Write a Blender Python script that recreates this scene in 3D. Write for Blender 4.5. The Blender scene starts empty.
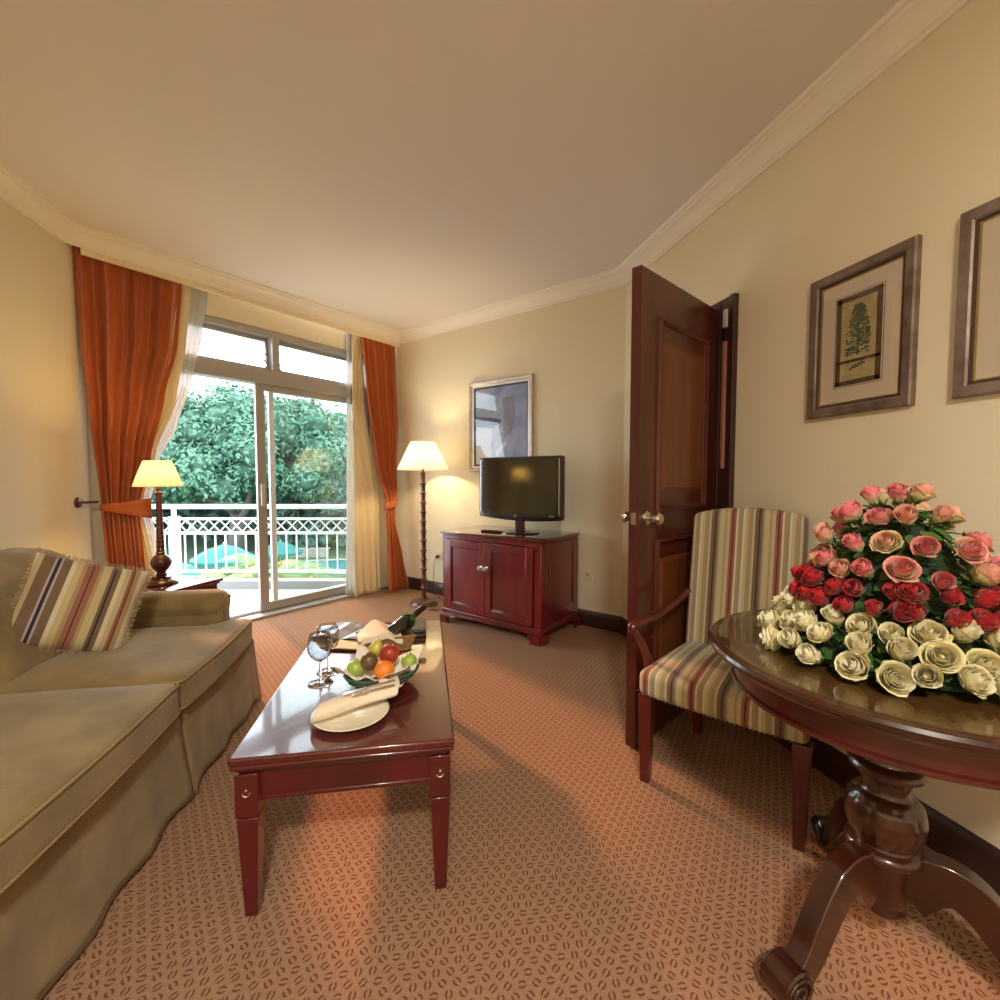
import bpy, bmesh, math, random
from mathutils import Vector, Matrix
import numpy as np
random.seed(7); R = math.radians; PI = math.pi
S = bpy.context.scene; COL = S.collection

# ---------------------------------------------------------------- camera
CH = 1.177; YAW = R(12.9); PITCH = math.atan(23/460)
cd = bpy.data.cameras.new('camera'); cam = bpy.data.objects.new('camera', cd); COL.objects.link(cam)
cd.sensor_width = 36; cd.lens = 16.56; cd.clip_start = 0.02; cd.clip_end = 400
cam.location = (0, 0, CH); cam.rotation_euler = (PI/2 - PITCH, 0, -YAW); S.camera = cam
FW = Vector((math.sin(YAW), math.cos(YAW), 0)); RT = Vector((math.cos(YAW), -math.sin(YAW), 0))
# ---------------------------------------------------------------- sky, sun, exposure
w = bpy.data.worlds.new('world'); S.world = w; w.use_nodes = True
bg = w.node_tree.nodes['Background']; bg.inputs[0].default_value = (0.80, 0.92, 1.0, 1); bg.inputs[1].default_value = 6.3
def light(name, kind, loc, energy, color, **k):
    l = bpy.data.lights.new(name, kind); l.energy = energy; l.color = color
    o = bpy.data.objects.new(name, l); COL.objects.link(o); o.location = loc
    for a, b in k.items():
        if a == 'rot': o.rotation_euler = b
        elif a == 'parent': o.parent = b
        else: setattr(l, a, b)
    return o
sd = Vector((0.46, -0.86, -0.50))
light('sun', 'SUN', (0, 0, 9), 5.0, (1.0, 0.42, 0.22), rot=sd.to_track_quat('-Z', 'Y').to_euler(), angle=R(4))
WARM = (1.0, 0.93, 0.80)
S.view_settings.view_transform = 'Standard'; S.view_settings.look = 'None'
S.view_settings.exposure = 0.12; S.view_settings.gamma = 1.0; S.view_settings.use_curve_mapping = False

# ---------------------------------------------------------------- materials
MATS = {}
def mat(name, col, rough=0.5, metal=0.0, coat=0.0, bump=None, vary=None, sheen=0.0, spec=None, trans=0.0, alpha=None):
    """bump=(scale,strength)  vary=(scale,colour2,stretch)"""
    if name in MATS: return MATS[name]
    m = bpy.data.materials.new(name); m.use_nodes = True; nt = m.node_tree; b = nt.nodes['Principled BSDF']
    b.inputs['Base Color'].default_value = (*col, 1); b.inputs['Roughness'].default_value = rough
    b.inputs['Metallic'].default_value = metal; b.inputs['Coat Weight'].default_value = coat
    b.inputs['Coat Roughness'].default_value = 0.06; b.inputs['Sheen Weight'].default_value = sheen
    if spec is not None: b.inputs['Specular IOR Level'].default_value = spec
    if trans: b.inputs['Transmission Weight'].default_value = trans
    if bump or vary:
        tc = nt.nodes.new('ShaderNodeTexCoord')
    if bump:
        n = nt.nodes.new('ShaderNodeTexNoise'); n.inputs['Scale'].default_value = bump[0]; n.inputs['Detail'].default_value = 3
        nt.links.new(tc.outputs['Object'], n.inputs['Vector'])
        bp = nt.nodes.new('ShaderNodeBump'); bp.inputs['Strength'].default_value = bump[1]; bp.inputs['Distance'].default_value = 0.01
        nt.links.new(n.outputs['Fac'], bp.inputs['Height']); nt.links.new(bp.outputs['Normal'], b.inputs['Normal'])
    if vary:
        mp = nt.nodes.new('ShaderNodeMapping'); mp.inputs['Scale'].default_value = vary[2] if len(vary) > 2 else (1, 1, 1)
        n = nt.nodes.new('ShaderNodeTexNoise'); n.inputs['Scale'].default_value = vary[0]; n.inputs['Detail'].default_value = 4
        r = nt.nodes.new('ShaderNodeValToRGB'); r.color_ramp.elements[0].position = .35; r.color_ramp.elements[1].position = .65
        r.color_ramp.elements[0].color = (*col, 1); r.color_ramp.elements[1].color = (*vary[1], 1)
        nt.links.new(tc.outputs['Object'], mp.inputs[0]); nt.links.new(mp.outputs[0], n.inputs['Vector'])
        nt.links.new(n.outputs['Fac'], r.inputs[0]); nt.links.new(r.outputs[0], b.inputs['Base Color'])
    MATS[name] = m; return m

def srgb(r, g, b):
    f = lambda c: (c/255/12.92 if c/255 <= .04045 else ((c/255+.055)/1.055)**2.4)
    return (f(r), f(g), f(b))

wall_m = mat('wall_paint', (0.76, 0.675, 0.50), 0.85, bump=(90, .06))
ceil_m = mat('ceiling_paint', (0.77, 0.73, 0.68), 0.9, bump=(60, .03))
corn_m = mat('cornice_paint', (0.84, 0.79, 0.70), 0.7)
corn_w = mat('pelmet_paint', (0.82, 0.72, 0.50), 0.7)
white_m = mat('white_paint', (0.85, 0.85, 0.83), 0.45)
skirt_m = mat('dark_baseboard_wood', (0.035, 0.012, 0.008), 0.35, coat=.3, bump=(30, .1))
maho = mat('red_mahogany', (0.095, 0.004, 0.008), 0.3, coat=.9, vary=(7, (0.055, 0.003, 0.005), (1, 1, .15)))
maho_top = mat('mahogany_top', (0.10, 0.006, 0.010), 0.22, coat=1.0, vary=(7, (0.08, 0.008, 0.008), (.15, 1, 1)), bump=(160, .03))
cabm = mat('cabinet_mahogany', (0.19, 0.007, 0.013), 0.3, coat=.8, vary=(9, (0.10, 0.008, 0.008), (1, 1, .15)))
doorm = mat('door_wood', (0.18, 0.055, 0.013), 0.35, coat=.35, vary=(9, (0.12, 0.030, 0.009), (1, 1, .1)), bump=(40, .08))
doors = mat('door_stile_wood', (0.100, 0.020, 0.009), 0.3, coat=.35, vary=(9, (0.060, 0.011, 0.006), (1, 1, .1)), bump=(40, .08))
doord = mat('door_edge_wood', (0.095, 0.016, 0.010), 0.35, coat=.3, vary=(9, (0.055, 0.010, 0.008), (1, 1, .1)))
archm = mat('architrave_wood', (0.06, 0.016, 0.012), 0.4, coat=.3, vary=(12, (0.03, 0.01, 0.008), (1, 1, .1)))
walnut = mat('table_walnut', (0.045, 0.009, 0.004), 0.28, coat=.8, vary=(10, (0.020, 0.004, 0.002), (1, 1, .2)))
walnut_top = mat('table_top_walnut', (0.16, 0.075, 0.025), 0.3, coat=.4, vary=(6, (0.07, 0.026, 0.01), (1, .15, 1)))
chairw = mat('chair_wood', (0.11, 0.010, 0.008), 0.3, coat=.6, vary=(9, (0.06, 0.006, 0.005), (1, 1, .2)))
lampw = mat('lamp_wood', (0.12, 0.020, 0.014), 0.3, coat=.6, vary=(14, (0.05, 0.009, 0.008), (1, 1, .3)))
alu = mat('window_aluminium', (0.42, 0.40, 0.38), 0.4, metal=.35)
aluw = mat('window_light_frame', (0.72, 0.71, 0.70), 0.4, metal=.15)
chrome = mat('satin_nickel', (0.72, 0.68, 0.64), 0.22, metal=1)
darkm = mat('dark_metal', (0.05, 0.04, 0.04), 0.35, metal=.8)
orange = mat('orange_curtain_fabric', (0.50, 0.125, 0.026), 0.8, sheen=.2, bump=(220, .06), vary=(5, (0.40, 0.085, 0.020), (1, 1, .2)))
beigec = mat('beige_curtain_fabric', (0.74, 0.62, 0.40), 0.85, bump=(200, .05))
blackp = mat('black_plastic', (0.012, 0.011, 0.013), 0.18, coat=.5)
blackl = mat('black_leather', (0.016, 0.014, 0.014), 0.35, bump=(150, .2), coat=.2)
sofa_m = mat('sofa_suede', (0.285, 0.205, 0.090), 0.85, sheen=.25, vary=(7, (0.195, 0.134, 0.054)), bump=(220, .22))
pipe_m = mat('sofa_piping', (0.29, 0.21, 0.095), 0.85)
napk = mat('napkin_linen', (0.80, 0.72, 0.58), 0.8, bump=(80, .1))
china = mat('cream_china', (0.86, 0.81, 0.66), 0.2, coat=.5)

def shade_mat(name, col, em, strength):
    m = bpy.data.materials.new(name); m.use_nodes = True; nt = m.node_tree; nt.nodes.clear()
    o = nt.nodes.new('ShaderNodeOutputMaterial'); d = nt.nodes.new('ShaderNodeBsdfDiffuse'); t = nt.nodes.new('ShaderNodeBsdfTranslucent')
    e = nt.nodes.new('ShaderNodeEmission'); mx = nt.nodes.new('ShaderNodeMixShader'); ad = nt.nodes.new('ShaderNodeAddShader')
    d.inputs[0].default_value = (*col, 1); t.inputs[0].default_value = (*col, 1)
    e.inputs[0].default_value = (*em, 1); e.inputs[1].default_value = strength; mx.inputs[0].default_value = .5
    nt.links.new(d.outputs[0], mx.inputs[1]); nt.links.new(t.outputs[0], mx.inputs[2]); nt.links.new(mx.outputs[0], ad.inputs[0])
    nt.links.new(e.outputs[0], ad.inputs[1]); nt.links.new(ad.outputs[0], o.inputs[0]); return m
shade_m = shade_mat('lit_lampshade', (.85, .78, .60), (1.0, .86, .58), 0.60)
shade_t = shade_mat('lit_table_lampshade', (.85, .74, .45), (1.0, .80, .38), 0.50)
def sheer_mat():
    m = bpy.data.materials.new('sheer_voile'); m.use_nodes = True; nt = m.node_tree; nt.nodes.clear()
    o = nt.nodes.new('ShaderNodeOutputMaterial'); d = nt.nodes.new('ShaderNodeBsdfDiffuse'); t = nt.nodes.new('ShaderNodeBsdfTranslucent')
    tr = nt.nodes.new('ShaderNodeBsdfTransparent'); mx = nt.nodes.new('ShaderNodeMixShader'); m2 = nt.nodes.new('ShaderNodeMixShader')
    for q in (d, t): q.inputs[0].default_value = (.74, .73, .72, 1)
    mx.inputs[0].default_value = .22; m2.inputs[0].default_value = .25
    nt.links.new(d.outputs[0], mx.inputs[1]); nt.links.new(t.outputs[0], mx.inputs[2])
    nt.links.new(mx.outputs[0], m2.inputs[1]); nt.links.new(tr.outputs[0], m2.inputs[2]); nt.links.new(m2.outputs[0], o.inputs[0]); return m
sheer_m = sheer_mat()
def glass_mat(name, tint, base=0.04, rough=0.0, k=1.0, pw=5):
    m = bpy.data.materials.new(name); m.use_nodes = True; nt = m.node_tree; nt.nodes.clear()
    o = nt.nodes.new('ShaderNodeOutputMaterial'); tr = nt.nodes.new('ShaderNodeBsdfTransparent'); g = nt.nodes.new('ShaderNodeBsdfGlossy')
    f = nt.nodes.new('ShaderNodeLayerWeight'); mx = nt.nodes.new('ShaderNodeMixShader'); f.inputs[0].default_value = .5
    tr.inputs[0].default_value = (*tint, 1); g.inputs['Roughness'].default_value = rough
    pw_ = nt.nodes.new('ShaderNodeMath'); pw_.operation = 'POWER'; pw_.inputs[1].default_value = pw; nt.links.new(f.outputs['Facing'], pw_.inputs[0])
    mu = nt.nodes.new('ShaderNodeMath'); mu.operation = 'MULTIPLY_ADD'; mu.inputs[1].default_value = .96; mu.inputs[2].default_value = base*k
    nt.links.new(pw_.outputs[0], mu.inputs[0]); nt.links.new(mu.outputs[0], mx.inputs[0]); nt.links.new(tr.outputs[0], mx.inputs[1])
    nt.links.new(g.outputs[0], mx.inputs[2]); nt.links.new(mx.outputs[0], o.inputs[0]); return m
pane_m = glass_mat('window_glass', (.96, .98, .97))
wine_m = mat('wine_glass_crystal', (.97, .98, .98), 0.0, trans=1.0)
bowl_m = glass_mat('wine_bowl_glass', (.90, .92, .94), base=.07, pw=2.6)
pic_glass = glass_mat('picture_glass', (.97, .97, .97), rough=.02)
table_glass = glass_mat('table_glass', (.93, .96, .90), k=2.0)

def ramp_const(nt, stops):
    r = nt.nodes.new('ShaderNodeValToRGB'); r.color_ramp.interpolation = 'CONSTANT'; e = r.color_ramp.elements
    e[0].position = 0; e[0].color = (*stops[0][1], 1); e.remove(e[1])
    for p, c in stops[1:]:
        q = e.new(p); q.color = (*c, 1)
    return r
def stripes(name, period, axis=0, stops=None, shift=0.0, bright=1.0):
    m = bpy.data.materials.new(name); m.use_nodes = True; nt = m.node_tree; b = nt.nodes['Principled BSDF']
    b.inputs['Roughness'].default_value = .75; b.inputs['Sheen Weight'].default_value = .2
    tc = nt.nodes.new('ShaderNodeTexCoord'); sp = nt.nodes.new('ShaderNodeSeparateXYZ'); nt.links.new(tc.outputs['Object'], sp.inputs[0])
    d = nt.nodes.new('ShaderNodeMath'); d.operation = 'MULTIPLY_ADD'; d.inputs[1].default_value = 1/period; d.inputs[2].default_value = 20+shift
    fr = nt.nodes.new('ShaderNodeMath'); fr.operation = 'FRACT'
    nt.links.new(sp.outputs[axis], d.inputs[0]); nt.links.new(d.outputs[0], fr.inputs[0])
    r = ramp_const(nt, [(p, tuple(q*bright for q in c)) for p, c in stops]); nt.links.new(fr.outputs[0], r.inputs[0])
    nt.links.new(r.outputs[0], b.inputs['Base Color'])
    n = nt.nodes.new('ShaderNodeTexNoise'); n.inputs['Scale'].default_value = 300; bp = nt.nodes.new('ShaderNodeBump')
    bp.inputs['Strength'].default_value = .15; bp.inputs['Distance'].default_value = .01
    nt.links.new(tc.outputs['Object'], n.inputs['Vector']); nt.links.new(n.outputs['Fac'], bp.inputs['Height']); nt.links.new(bp.outputs[0], b.inputs['Normal'])
    return m
BE = srgb(186, 172, 132); TA = srgb(164, 140, 98); MA = srgb(104, 36, 38); RU = srgb(148, 92, 74); NA = srgb(40, 24, 30); BR = srgb(112, 88, 66); GR = srgb(142, 138, 116); LI = srgb(206, 196, 168)
ST = [(0, BE), (.07, TA), (.13, GR), (.17, BE), (.22, BR), (.30, NA), (.33, BR), (.38, GR), (.42, BE), (.54, TA), (.58, BE), (.66, RU), (.71, MA), (.75, RU), (.80, LI), (.84, TA), (.90, GR), (.95, LI)]
chair_fab = stripes('striped_chair_fabric', .172, 0, ST, .12, .86)
ST2 = [(0, BE), (.05, BR), (.15, srgb(168, 160, 172)), (.17, NA), (.20, srgb(168, 160, 172)), (.22, BR), (.30, LI), (.34, BE), (.40, TA), (.44, RU), (.485, NA), (.50, RU), (.55, TA), (.58, BE), (.66, BR), (.685, NA), (.705, BR), (.75, LI), (.79, BE), (.84, RU), (.87, MA), (.885, TA), (.93, LI)]
pil_fab = stripes('striped_cushion_fabric', .345, 0, ST2, .5)

def carpet_mat():
    m = bpy.data.materials.new('patterned_carpet'); m.use_nodes = True; nt = m.node_tree; b = nt.nodes['Principled BSDF']
    L = nt.links.new
    def math_(op, a, b_=None, c=None):
        n = nt.nodes.new('ShaderNodeMath'); n.operation = op
        for i, v in enumerate((a, b_, c)):
            if v is None: continue
            if isinstance(v, (int, float)): n.inputs[i].default_value = v
            else: L(v, n.inputs[i])
        return n.outputs[0]
    tc = nt.nodes.new('ShaderNodeTexCoord'); mp = nt.nodes.new('ShaderNodeMapping'); L(tc.outputs['Object'], mp.inputs[0])
    mp.inputs['Rotation'].default_value = (0, 0, R(8)); mp.inputs['Scale'].default_value = (1/.034, 1/.0245, 1)
    sp = nt.nodes.new('ShaderNodeSeparateXYZ'); L(mp.outputs[0], sp.inputs[0])
    row = math_('FLOOR', sp.outputs[1]); odd = math_('MULTIPLY', math_('MODULO', math_('ADD', row, 1000), 2), .5)
    xs = math_('ADD', sp.outputs[0], odd); cx = math_('FLOOR', xs)
    fx = math_('SUBTRACT', math_('FRACT', xs), .5); fy = math_('SUBTRACT', math_('FRACT', sp.outputs[1]), .5)
    cb = nt.nodes.new('ShaderNodeCombineXYZ'); L(cx, cb.inputs[0]); L(row, cb.inputs[1])
    wn = nt.nodes.new('ShaderNodeTexWhiteNoise'); wn.noise_dimensions = '2D'; L(cb.outputs[0], wn.inputs['Vector'])
    ang = math_('MULTIPLY', math_('FLOOR', math_('MULTIPLY', wn.outputs['Value'], 4)), PI/4)
    X = math_('MULTIPLY', fx, .034); Y = math_('MULTIPLY', fy, .0245)
    ca = math_('COSINE', ang); sa = math_('SINE', ang)
    x2 = math_('ADD', math_('MULTIPLY', X, ca), math_('MULTIPLY', Y, sa)); y2 = math_('SUBTRACT', math_('MULTIPLY', Y, ca), math_('MULTIPLY', X, sa))
    r = math_('SQRT', math_('ADD', math_('MULTIPLY', x2, x2), math_('MULTIPLY', math_('MULTIPLY', y2, y2), .7)))
    ring = math_('LESS_THAN', math_('ABSOLUTE', math_('SUBTRACT', r, .0066)), .0024)
    gap = math_('GREATER_THAN', math_('ABSOLUTE', x2), .0026)
    mark = math_('MULTIPLY', ring, gap)
    nz = nt.nodes.new('ShaderNodeTexNoise'); nz.inputs['Scale'].default_value = 110; nz.inputs['Detail'].default_value = 5; L(tc.outputs['Object'], nz.inputs['Vector'])
    nb_ = nt.nodes.new('ShaderNodeTexNoise'); nb_.inputs['Scale'].default_value = 2.2; L(tc.outputs['Object'], nb_.inputs['Vector'])
    def mixc(f, a, b2):
        n = nt.nodes.new('ShaderNodeMix'); n.data_type = 'RGBA'
        if isinstance(f, float): n.inputs[0].default_value = f
        else: L(f, n.inputs[0])
        for i, v in ((6, a), (7, b2)):
            if isinstance(v, tuple): n.inputs[i].default_value = (*v, 1)
            else: L(v, n.inputs[i])
        return n.outputs[2]
    base = mixc(nz.outputs['Fac'], (.225, .115, .065), (.430, .262, .165))
    base = mixc(math_('MULTIPLY', nb_.outputs['Fac'], .3), base, (.30, .18, .105))
    fin = mixc(math_('MULTIPLY', mark, .8), base, (.115, .036, .022))
    L(fin, b.inputs['Base Color']); b.inputs['Roughness'].default_value = .95; b.inputs['Specular IOR Level'].default_value = .1
    bp = nt.nodes.new('ShaderNodeBump'); bp.inputs['Strength'].default_value = .35; bp.inputs['Distance'].default_value = .006
    L(math_('SUBTRACT', nz.outputs['Fac'], math_('MULTIPLY', mark, .6)), bp.inputs['Height']); L(bp.outputs[0], b.inputs['Normal'])
    return m
carpet_m = carpet_mat()

# ---------------------------------------------------------------- mesh helpers
class MB:
    def __init__(s): s.v = []; s.f = []
    def add(s, vs, fs, M=None):
        n = len(s.v)
        s.v += [tuple(M @ Vector(p)) if M is not None else tuple(p) for p in vs]
        s.f += [tuple(i+n for i in f) for f in fs]; return s
    def box(s, x0, x1, y0, y1, z0, z1, M=None):
        v = [(x, y, z) for z in (z0, z1) for y in (y0, y1) for x in (x0, x1)]
        return s.add(v, [(0, 2, 3, 1), (4, 5, 7, 6), (0, 1, 5, 4), (2, 6, 7, 3), (0, 4, 6, 2), (1, 3, 7, 5)], M)
    def taper(s, cx, cy, z0, z1, a0, b0, a1, b1, M=None):   # box whose half sizes go from a0,b0 to a1,b1
        v = []
        for z, a, b in ((z0, a0, b0), (z1, a1, b1)): v += [(cx-a, cy-b, z), (cx+a, cy-b, z), (cx+a, cy+b, z), (cx-a, cy+b, z)]
        return s.add(v, [(0, 3, 2, 1), (4, 5, 6, 7), (0, 1, 5, 4), (1, 2, 6, 5), (2, 3, 7, 6), (3, 0, 4, 7)], M)
    def prism(s, poly, z0, z1, M=None):                     # ccw polygon
        n = len(poly); v = [(x, y, z0) for x, y in poly] + [(x, y, z1) for x, y in poly]
        return s.add(v, [tuple(reversed(range(n))), tuple(range(n, 2*n))] + [(i, (i+1) % n, n+(i+1) % n, n+i) for i in range(n)], M)
    def lathe(s, prof, n=32, M=None, cap=True):              # prof: (r,z) bottom to top
        v = []; f = []
        for r, z in prof:
            for i in range(n): a = 2*PI*i/n; v.append((r*math.cos(a), r*math.sin(a), z))
        for j in range(len(prof)-1):
            for i in range(n): f.append((j*n+i, j*n+(i+1) % n, (j+1)*n+(i+1) % n, (j+1)*n+i))
        if cap: f.append(tuple(reversed(range(n)))); f.append(tuple(range((len(prof)-1)*n, len(prof)*n)))
        return s.add(v, f, M)
    def tube(s, pts, rad, n=8, M=None, flat=1.0):
        pts = [Vector(p) for p in pts]; k = len(pts); rad = rad if isinstance(rad, (list, tuple)) else [rad]*k
        v = []; f = []; up = Vector((0, 0, 1)); prev = None
        for i, p in enumerate(pts):
            t = (pts[min(i+1, k-1)] - pts[max(i-1, 0)]).normalized()
            if prev is None:
                a = t.cross(up);
                if a.length < .1: a = t.cross(Vector((1, 0, 0)))
            else: a = prev - t*prev.dot(t)
            a.normalize(); prev = a; b = t.cross(a)
            for j in range(n):
                q = 2*PI*j/n; v.append(p + (a*math.cos(q) + b*math.sin(q)*flat)*rad[i])
        for i in range(k-1):
            for j in range(n): f.append((i*n+j, i*n+(j+1) % n, (i+1)*n+(j+1) % n, (i+1)*n+j))
        f.append(tuple(reversed(range(n)))); f.append(tuple(range((k-1)*n, k*n)))
        return s.add(v, f, M)
    def sphere(s, c, r, n=12, sc=(1, 1, 1), M=None):
        v = []; f = []; m = n//2
        for j in range(1, m):
            a = PI*j/m
            for i in range(n): q = 2*PI*i/n; v.append((c[0]+r*sc[0]*math.sin(a)*math.cos(q), c[1]+r*sc[1]*math.sin(a)*math.sin(q), c[2]-r*sc[2]*math.cos(a)))
        b = len(v); v += [(c[0], c[1], c[2]-r*sc[2]), (c[0], c[1], c[2]+r*sc[2])]
        for j in range(m-2):
            for i in range(n): f.append((j*n+i, j*n+(i+1) % n, (j+1)*n+(i+1) % n, (j+1)*n+i))
        for i in range(n): f.append((b, (i+1) % n, i)); f.append((b+1, (m-2)*n+i, (m-2)*n+(i+1) % n))
        return s.add(v, f, M)
    def grid(s, fn, nu, nv, M=None, closed=False):
        v = [fn(i/nu, j/nv) for j in range(nv+1) for i in range(nu+1)]
        return s.add(v, [(j*(nu+1)+i, j*(nu+1)+i+1, (j+1)*(nu+1)+i+1, (j+1)*(nu+1)+i) for j in range(nv) for i in range(nu)], M)
    def rbox(s, x0, x1, y0, y1, z0, z1, r, n=8, warp=None, M=None):   # soft rounded box, optional warp(p)->p
        c = ((x0+x1)/2, (y0+y1)/2, (z0+z1)/2); h = ((x1-x0)/2, (y1-y0)/2, (z1-z0)/2)
        vs = {}; V = []; F = []
        def key(p):
            k_ = tuple(round(q, 5) for q in p)
            if k_ not in vs:
                vs[k_] = len(V); q = [p[i]*h[i] for i in range(3)]
                inn = [max(-(h[i]-min(r, h[i])), min(h[i]-min(r, h[i]), q[i])) for i in range(3)]
                d = Vector([q[i]-inn[i] for i in range(3)]); l = d.length
                if l > 1e-9:
                    mx = max(abs(d[i])/max(min(r, h[i]), 1e-6) for i in range(3)); dn = d/l
                    d = Vector([dn[i]*min(r, h[i])*mx for i in range(3)])
                o = [c[i]+inn[i]+d[i] for i in range(3)]
                V.append(warp(o) if warp else o)
            return vs[k_]
        # uneven spacing concentrates rows near the edges
        def sp_(hh):
            rr = min(r, hh)/hh; t = [-1, -1+rr*.15, -1+rr*.45, -1+rr]; inner = [(-1+rr)+(2-2*rr)*i/n for i in range(1, n)] if rr < .98 else []
            return sorted(set(round(q, 5) for q in t+inner+[-q for q in t]))
        g = [sp_(h[i]) for i in range(3)]
        for ax in range(3):
            a, b = [(1, 2), (2, 0), (0, 1)][ax]
            for sgn in (-1, 1):
                for i in range(len(g[a])-1):
                    for j in range(len(g[b])-1):
                        q = []
                        for (ii, jj) in ((i, j), (i+1, j), (i+1, j+1), (i, j+1)):
                            p = [0, 0, 0]; p[ax] = sgn; p[a] = g[a][ii]; p[b] = g[b][jj]; q.append(key(p))
                        F.append(tuple(q) if sgn > 0 else tuple(reversed(q)))
        return s.add(V, F, M)
    def build(s, name, m, parent=None, smooth=True, bevel=0, sharp=40, solid=0, sub=0, seg=2):
        me = bpy.data.meshes.new(name); me.from_pydata([tuple(p) for p in s.v], [], s.f); me.materials.append(m); me.update()
        if smooth:
            me.polygons.foreach_set('use_smooth', [True]*len(me.polygons))
            if sharp: me.set_sharp_from_angle(angle=R(sharp))
        o = bpy.data.objects.new(name, me); COL.objects.link(o); o.parent = parent
        if bevel:
            b = o.modifiers.new('bevel', 'BEVEL'); b.width = bevel; b.segments = seg; b.limit_method = 'ANGLE'; b.angle_limit = R(30)
        if solid:
            b = o.modifiers.new('solid', 'SOLIDIFY'); b.thickness = solid; b.offset = 0
        if sub:
            b = o.modifiers.new('sub', 'SUBSURF'); b.levels = sub; b.render_levels = sub
        return o
def thing(name, label, cat, loc=(0, 0, 0), rz=0, group=None):
    o = bpy.data.objects.new(name, None); COL.objects.link(o); o.location = loc; o.rotation_euler = (0, 0, rz)
    o['label'] = label; o['category'] = cat; o.empty_display_size = .1
    if group: o['group'] = group
    return o
def tag(o, label, cat, group=None, kind=None):
    o['label'] = label; o['category'] = cat
    if group: o['group'] = group
    if kind: o['kind'] = kind
    return o
def struct(o, label=None):
    o['kind'] = 'structure'
    if label: o['label'] = label
    return o
def semp(name, loc, rz, label=None):
    o = bpy.data.objects.new(name, None); COL.objects.link(o); o.location = loc; o.rotation_euler = (0, 0, rz); return struct(o, label)
def copy_tree(o, parent=None):
    c = o.copy(); COL.objects.link(c); c.parent = parent
    for ch in list(o.children): copy_tree(ch, c)
    return c
def lerp(a, b, t): return a+(b-a)*t
def interp(keys, z):                                         # keys sorted by z descending: (z, value)
    if z >= keys[0][0]: return keys[0][1]
    for (z0, a), (z1, b) in zip(keys, keys[1:]):
        if z >= z1:
            t = (z0-z)/(z0-z1); t = t*t*(3-2*t)*.5+t*.5; return lerp(a, b, t)
    return keys[-1][1]

# ---------------------------------------------------------------- room
XL, XR, YB = -1.905, 1.663, -2.5
ZC = 2.67
A0 = Vector((-1.11, 4.088)); WANG = R(40.46); U = Vector((math.cos(WANG), math.sin(WANG))); OUT = Vector((-U.y, U.x))
BP = Vector((0.028, 5.059)); BANG = R(-49.54); V = Vector((math.cos(BANG), math.sin(BANG))); NB = Vector((-V.y, V.x))
def WP(u, o=0): return A0 + U*u + OUT*o
def BW(s_, o=0): return BP + V*s_ + NB*o
UL = (XL - A0.x)/U.x; UR = (BP-A0).dot(U)
P_lw = WP(UL); P_wb = WP(UR); P_br = Vector((XR, BP.y + V.y*(XR-BP.x)/V.x))
poly = [(XL-.02, YB-.02), (XR+.02, YB-.02), (XR+.02, P_br.y+.03), tuple(BP+NB*.05+U*.12), tuple(P_lw-U*.12+OUT*.07)]
struct(MB().prism(poly, -.1, 0).build('floor', carpet_m, smooth=False), 'orange brown patterned carpet floor')
struct(MB().prism(poly, ZC, ZC+.1).build('ceiling', ceil_m, smooth=False), 'plain cream ceiling')
struct(MB().box(XL-.15, XL, YB, P_lw.y+.05, 0, ZC).build('wall_left', wall_m, smooth=False))
struct(MB().box(XL-.15, XR+.15, YB-.15, YB, 0, ZC).build('wall_near', wall_m, smooth=False))
DY0, DY1, DZ = 2.125, 2.89, 2.09                               # doorway in the right wall
m_ = MB().box(XR, XR+.15, YB, DY0, 0, ZC).box(XR, XR+.15, DY1, P_br.y+.05, 0, ZC).box(XR, XR+.15, DY0, DY1, DZ, ZC)
struct(m_.build('wall_right', wall_m, smooth=False))
mc = MB().box(2.75, 2.85, 1.6, 3.6, 0, ZC).box(XR+.15, 2.85, 1.5, 1.6, 0, ZC).box(XR+.15, 2.85, 3.6, 3.7, 0, ZC).box(XR+.15, 2.85, 1.5, 3.7, ZC, ZC+.1).box(XR+.15, 2.85, 1.5, 3.7, -.1, 0)
struct(mc.build('wall_corridor', wall_m, smooth=False))
MBk = Matrix.Translation((BP.x, BP.y, 0)) @ Matrix.Rotation(BANG, 4, 'Z')
MWn = Matrix.Translation((A0.x, A0.y, 0)) @ Matrix.Rotation(WANG, 4, 'Z')
SBR = (P_br-BP).length
o = MB().box(-.3, SBR+.02, 0, .15, 0, ZC).build('wall_back', wall_m, smooth=False); o.matrix_world = MBk; struct(o)
WU0, WU1, WZ = -.80, 1.22, 2.41
o = MB().box(UL-.1, WU0, .07, .25, 0, ZC).box(WU1, UR+.15, .07, .25, 0, ZC).box(WU0, WU1, .07, .25, WZ, ZC).box(WU0, WU1, -.0, .25, -.1, 0.0).build('wall_window', wall_m, smooth=False)
o.matrix_world = MWn; struct(o)
# pelmet board in front of the curtain pocket
FO = .05
o = MB().box(UL+.02, UR, -FO-.02, -FO, 2.535, ZC).build('trim_1', corn_w, smooth=False); o.matrix_world = MWn; struct(o, 'cream pelmet board above the curtains')
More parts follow.
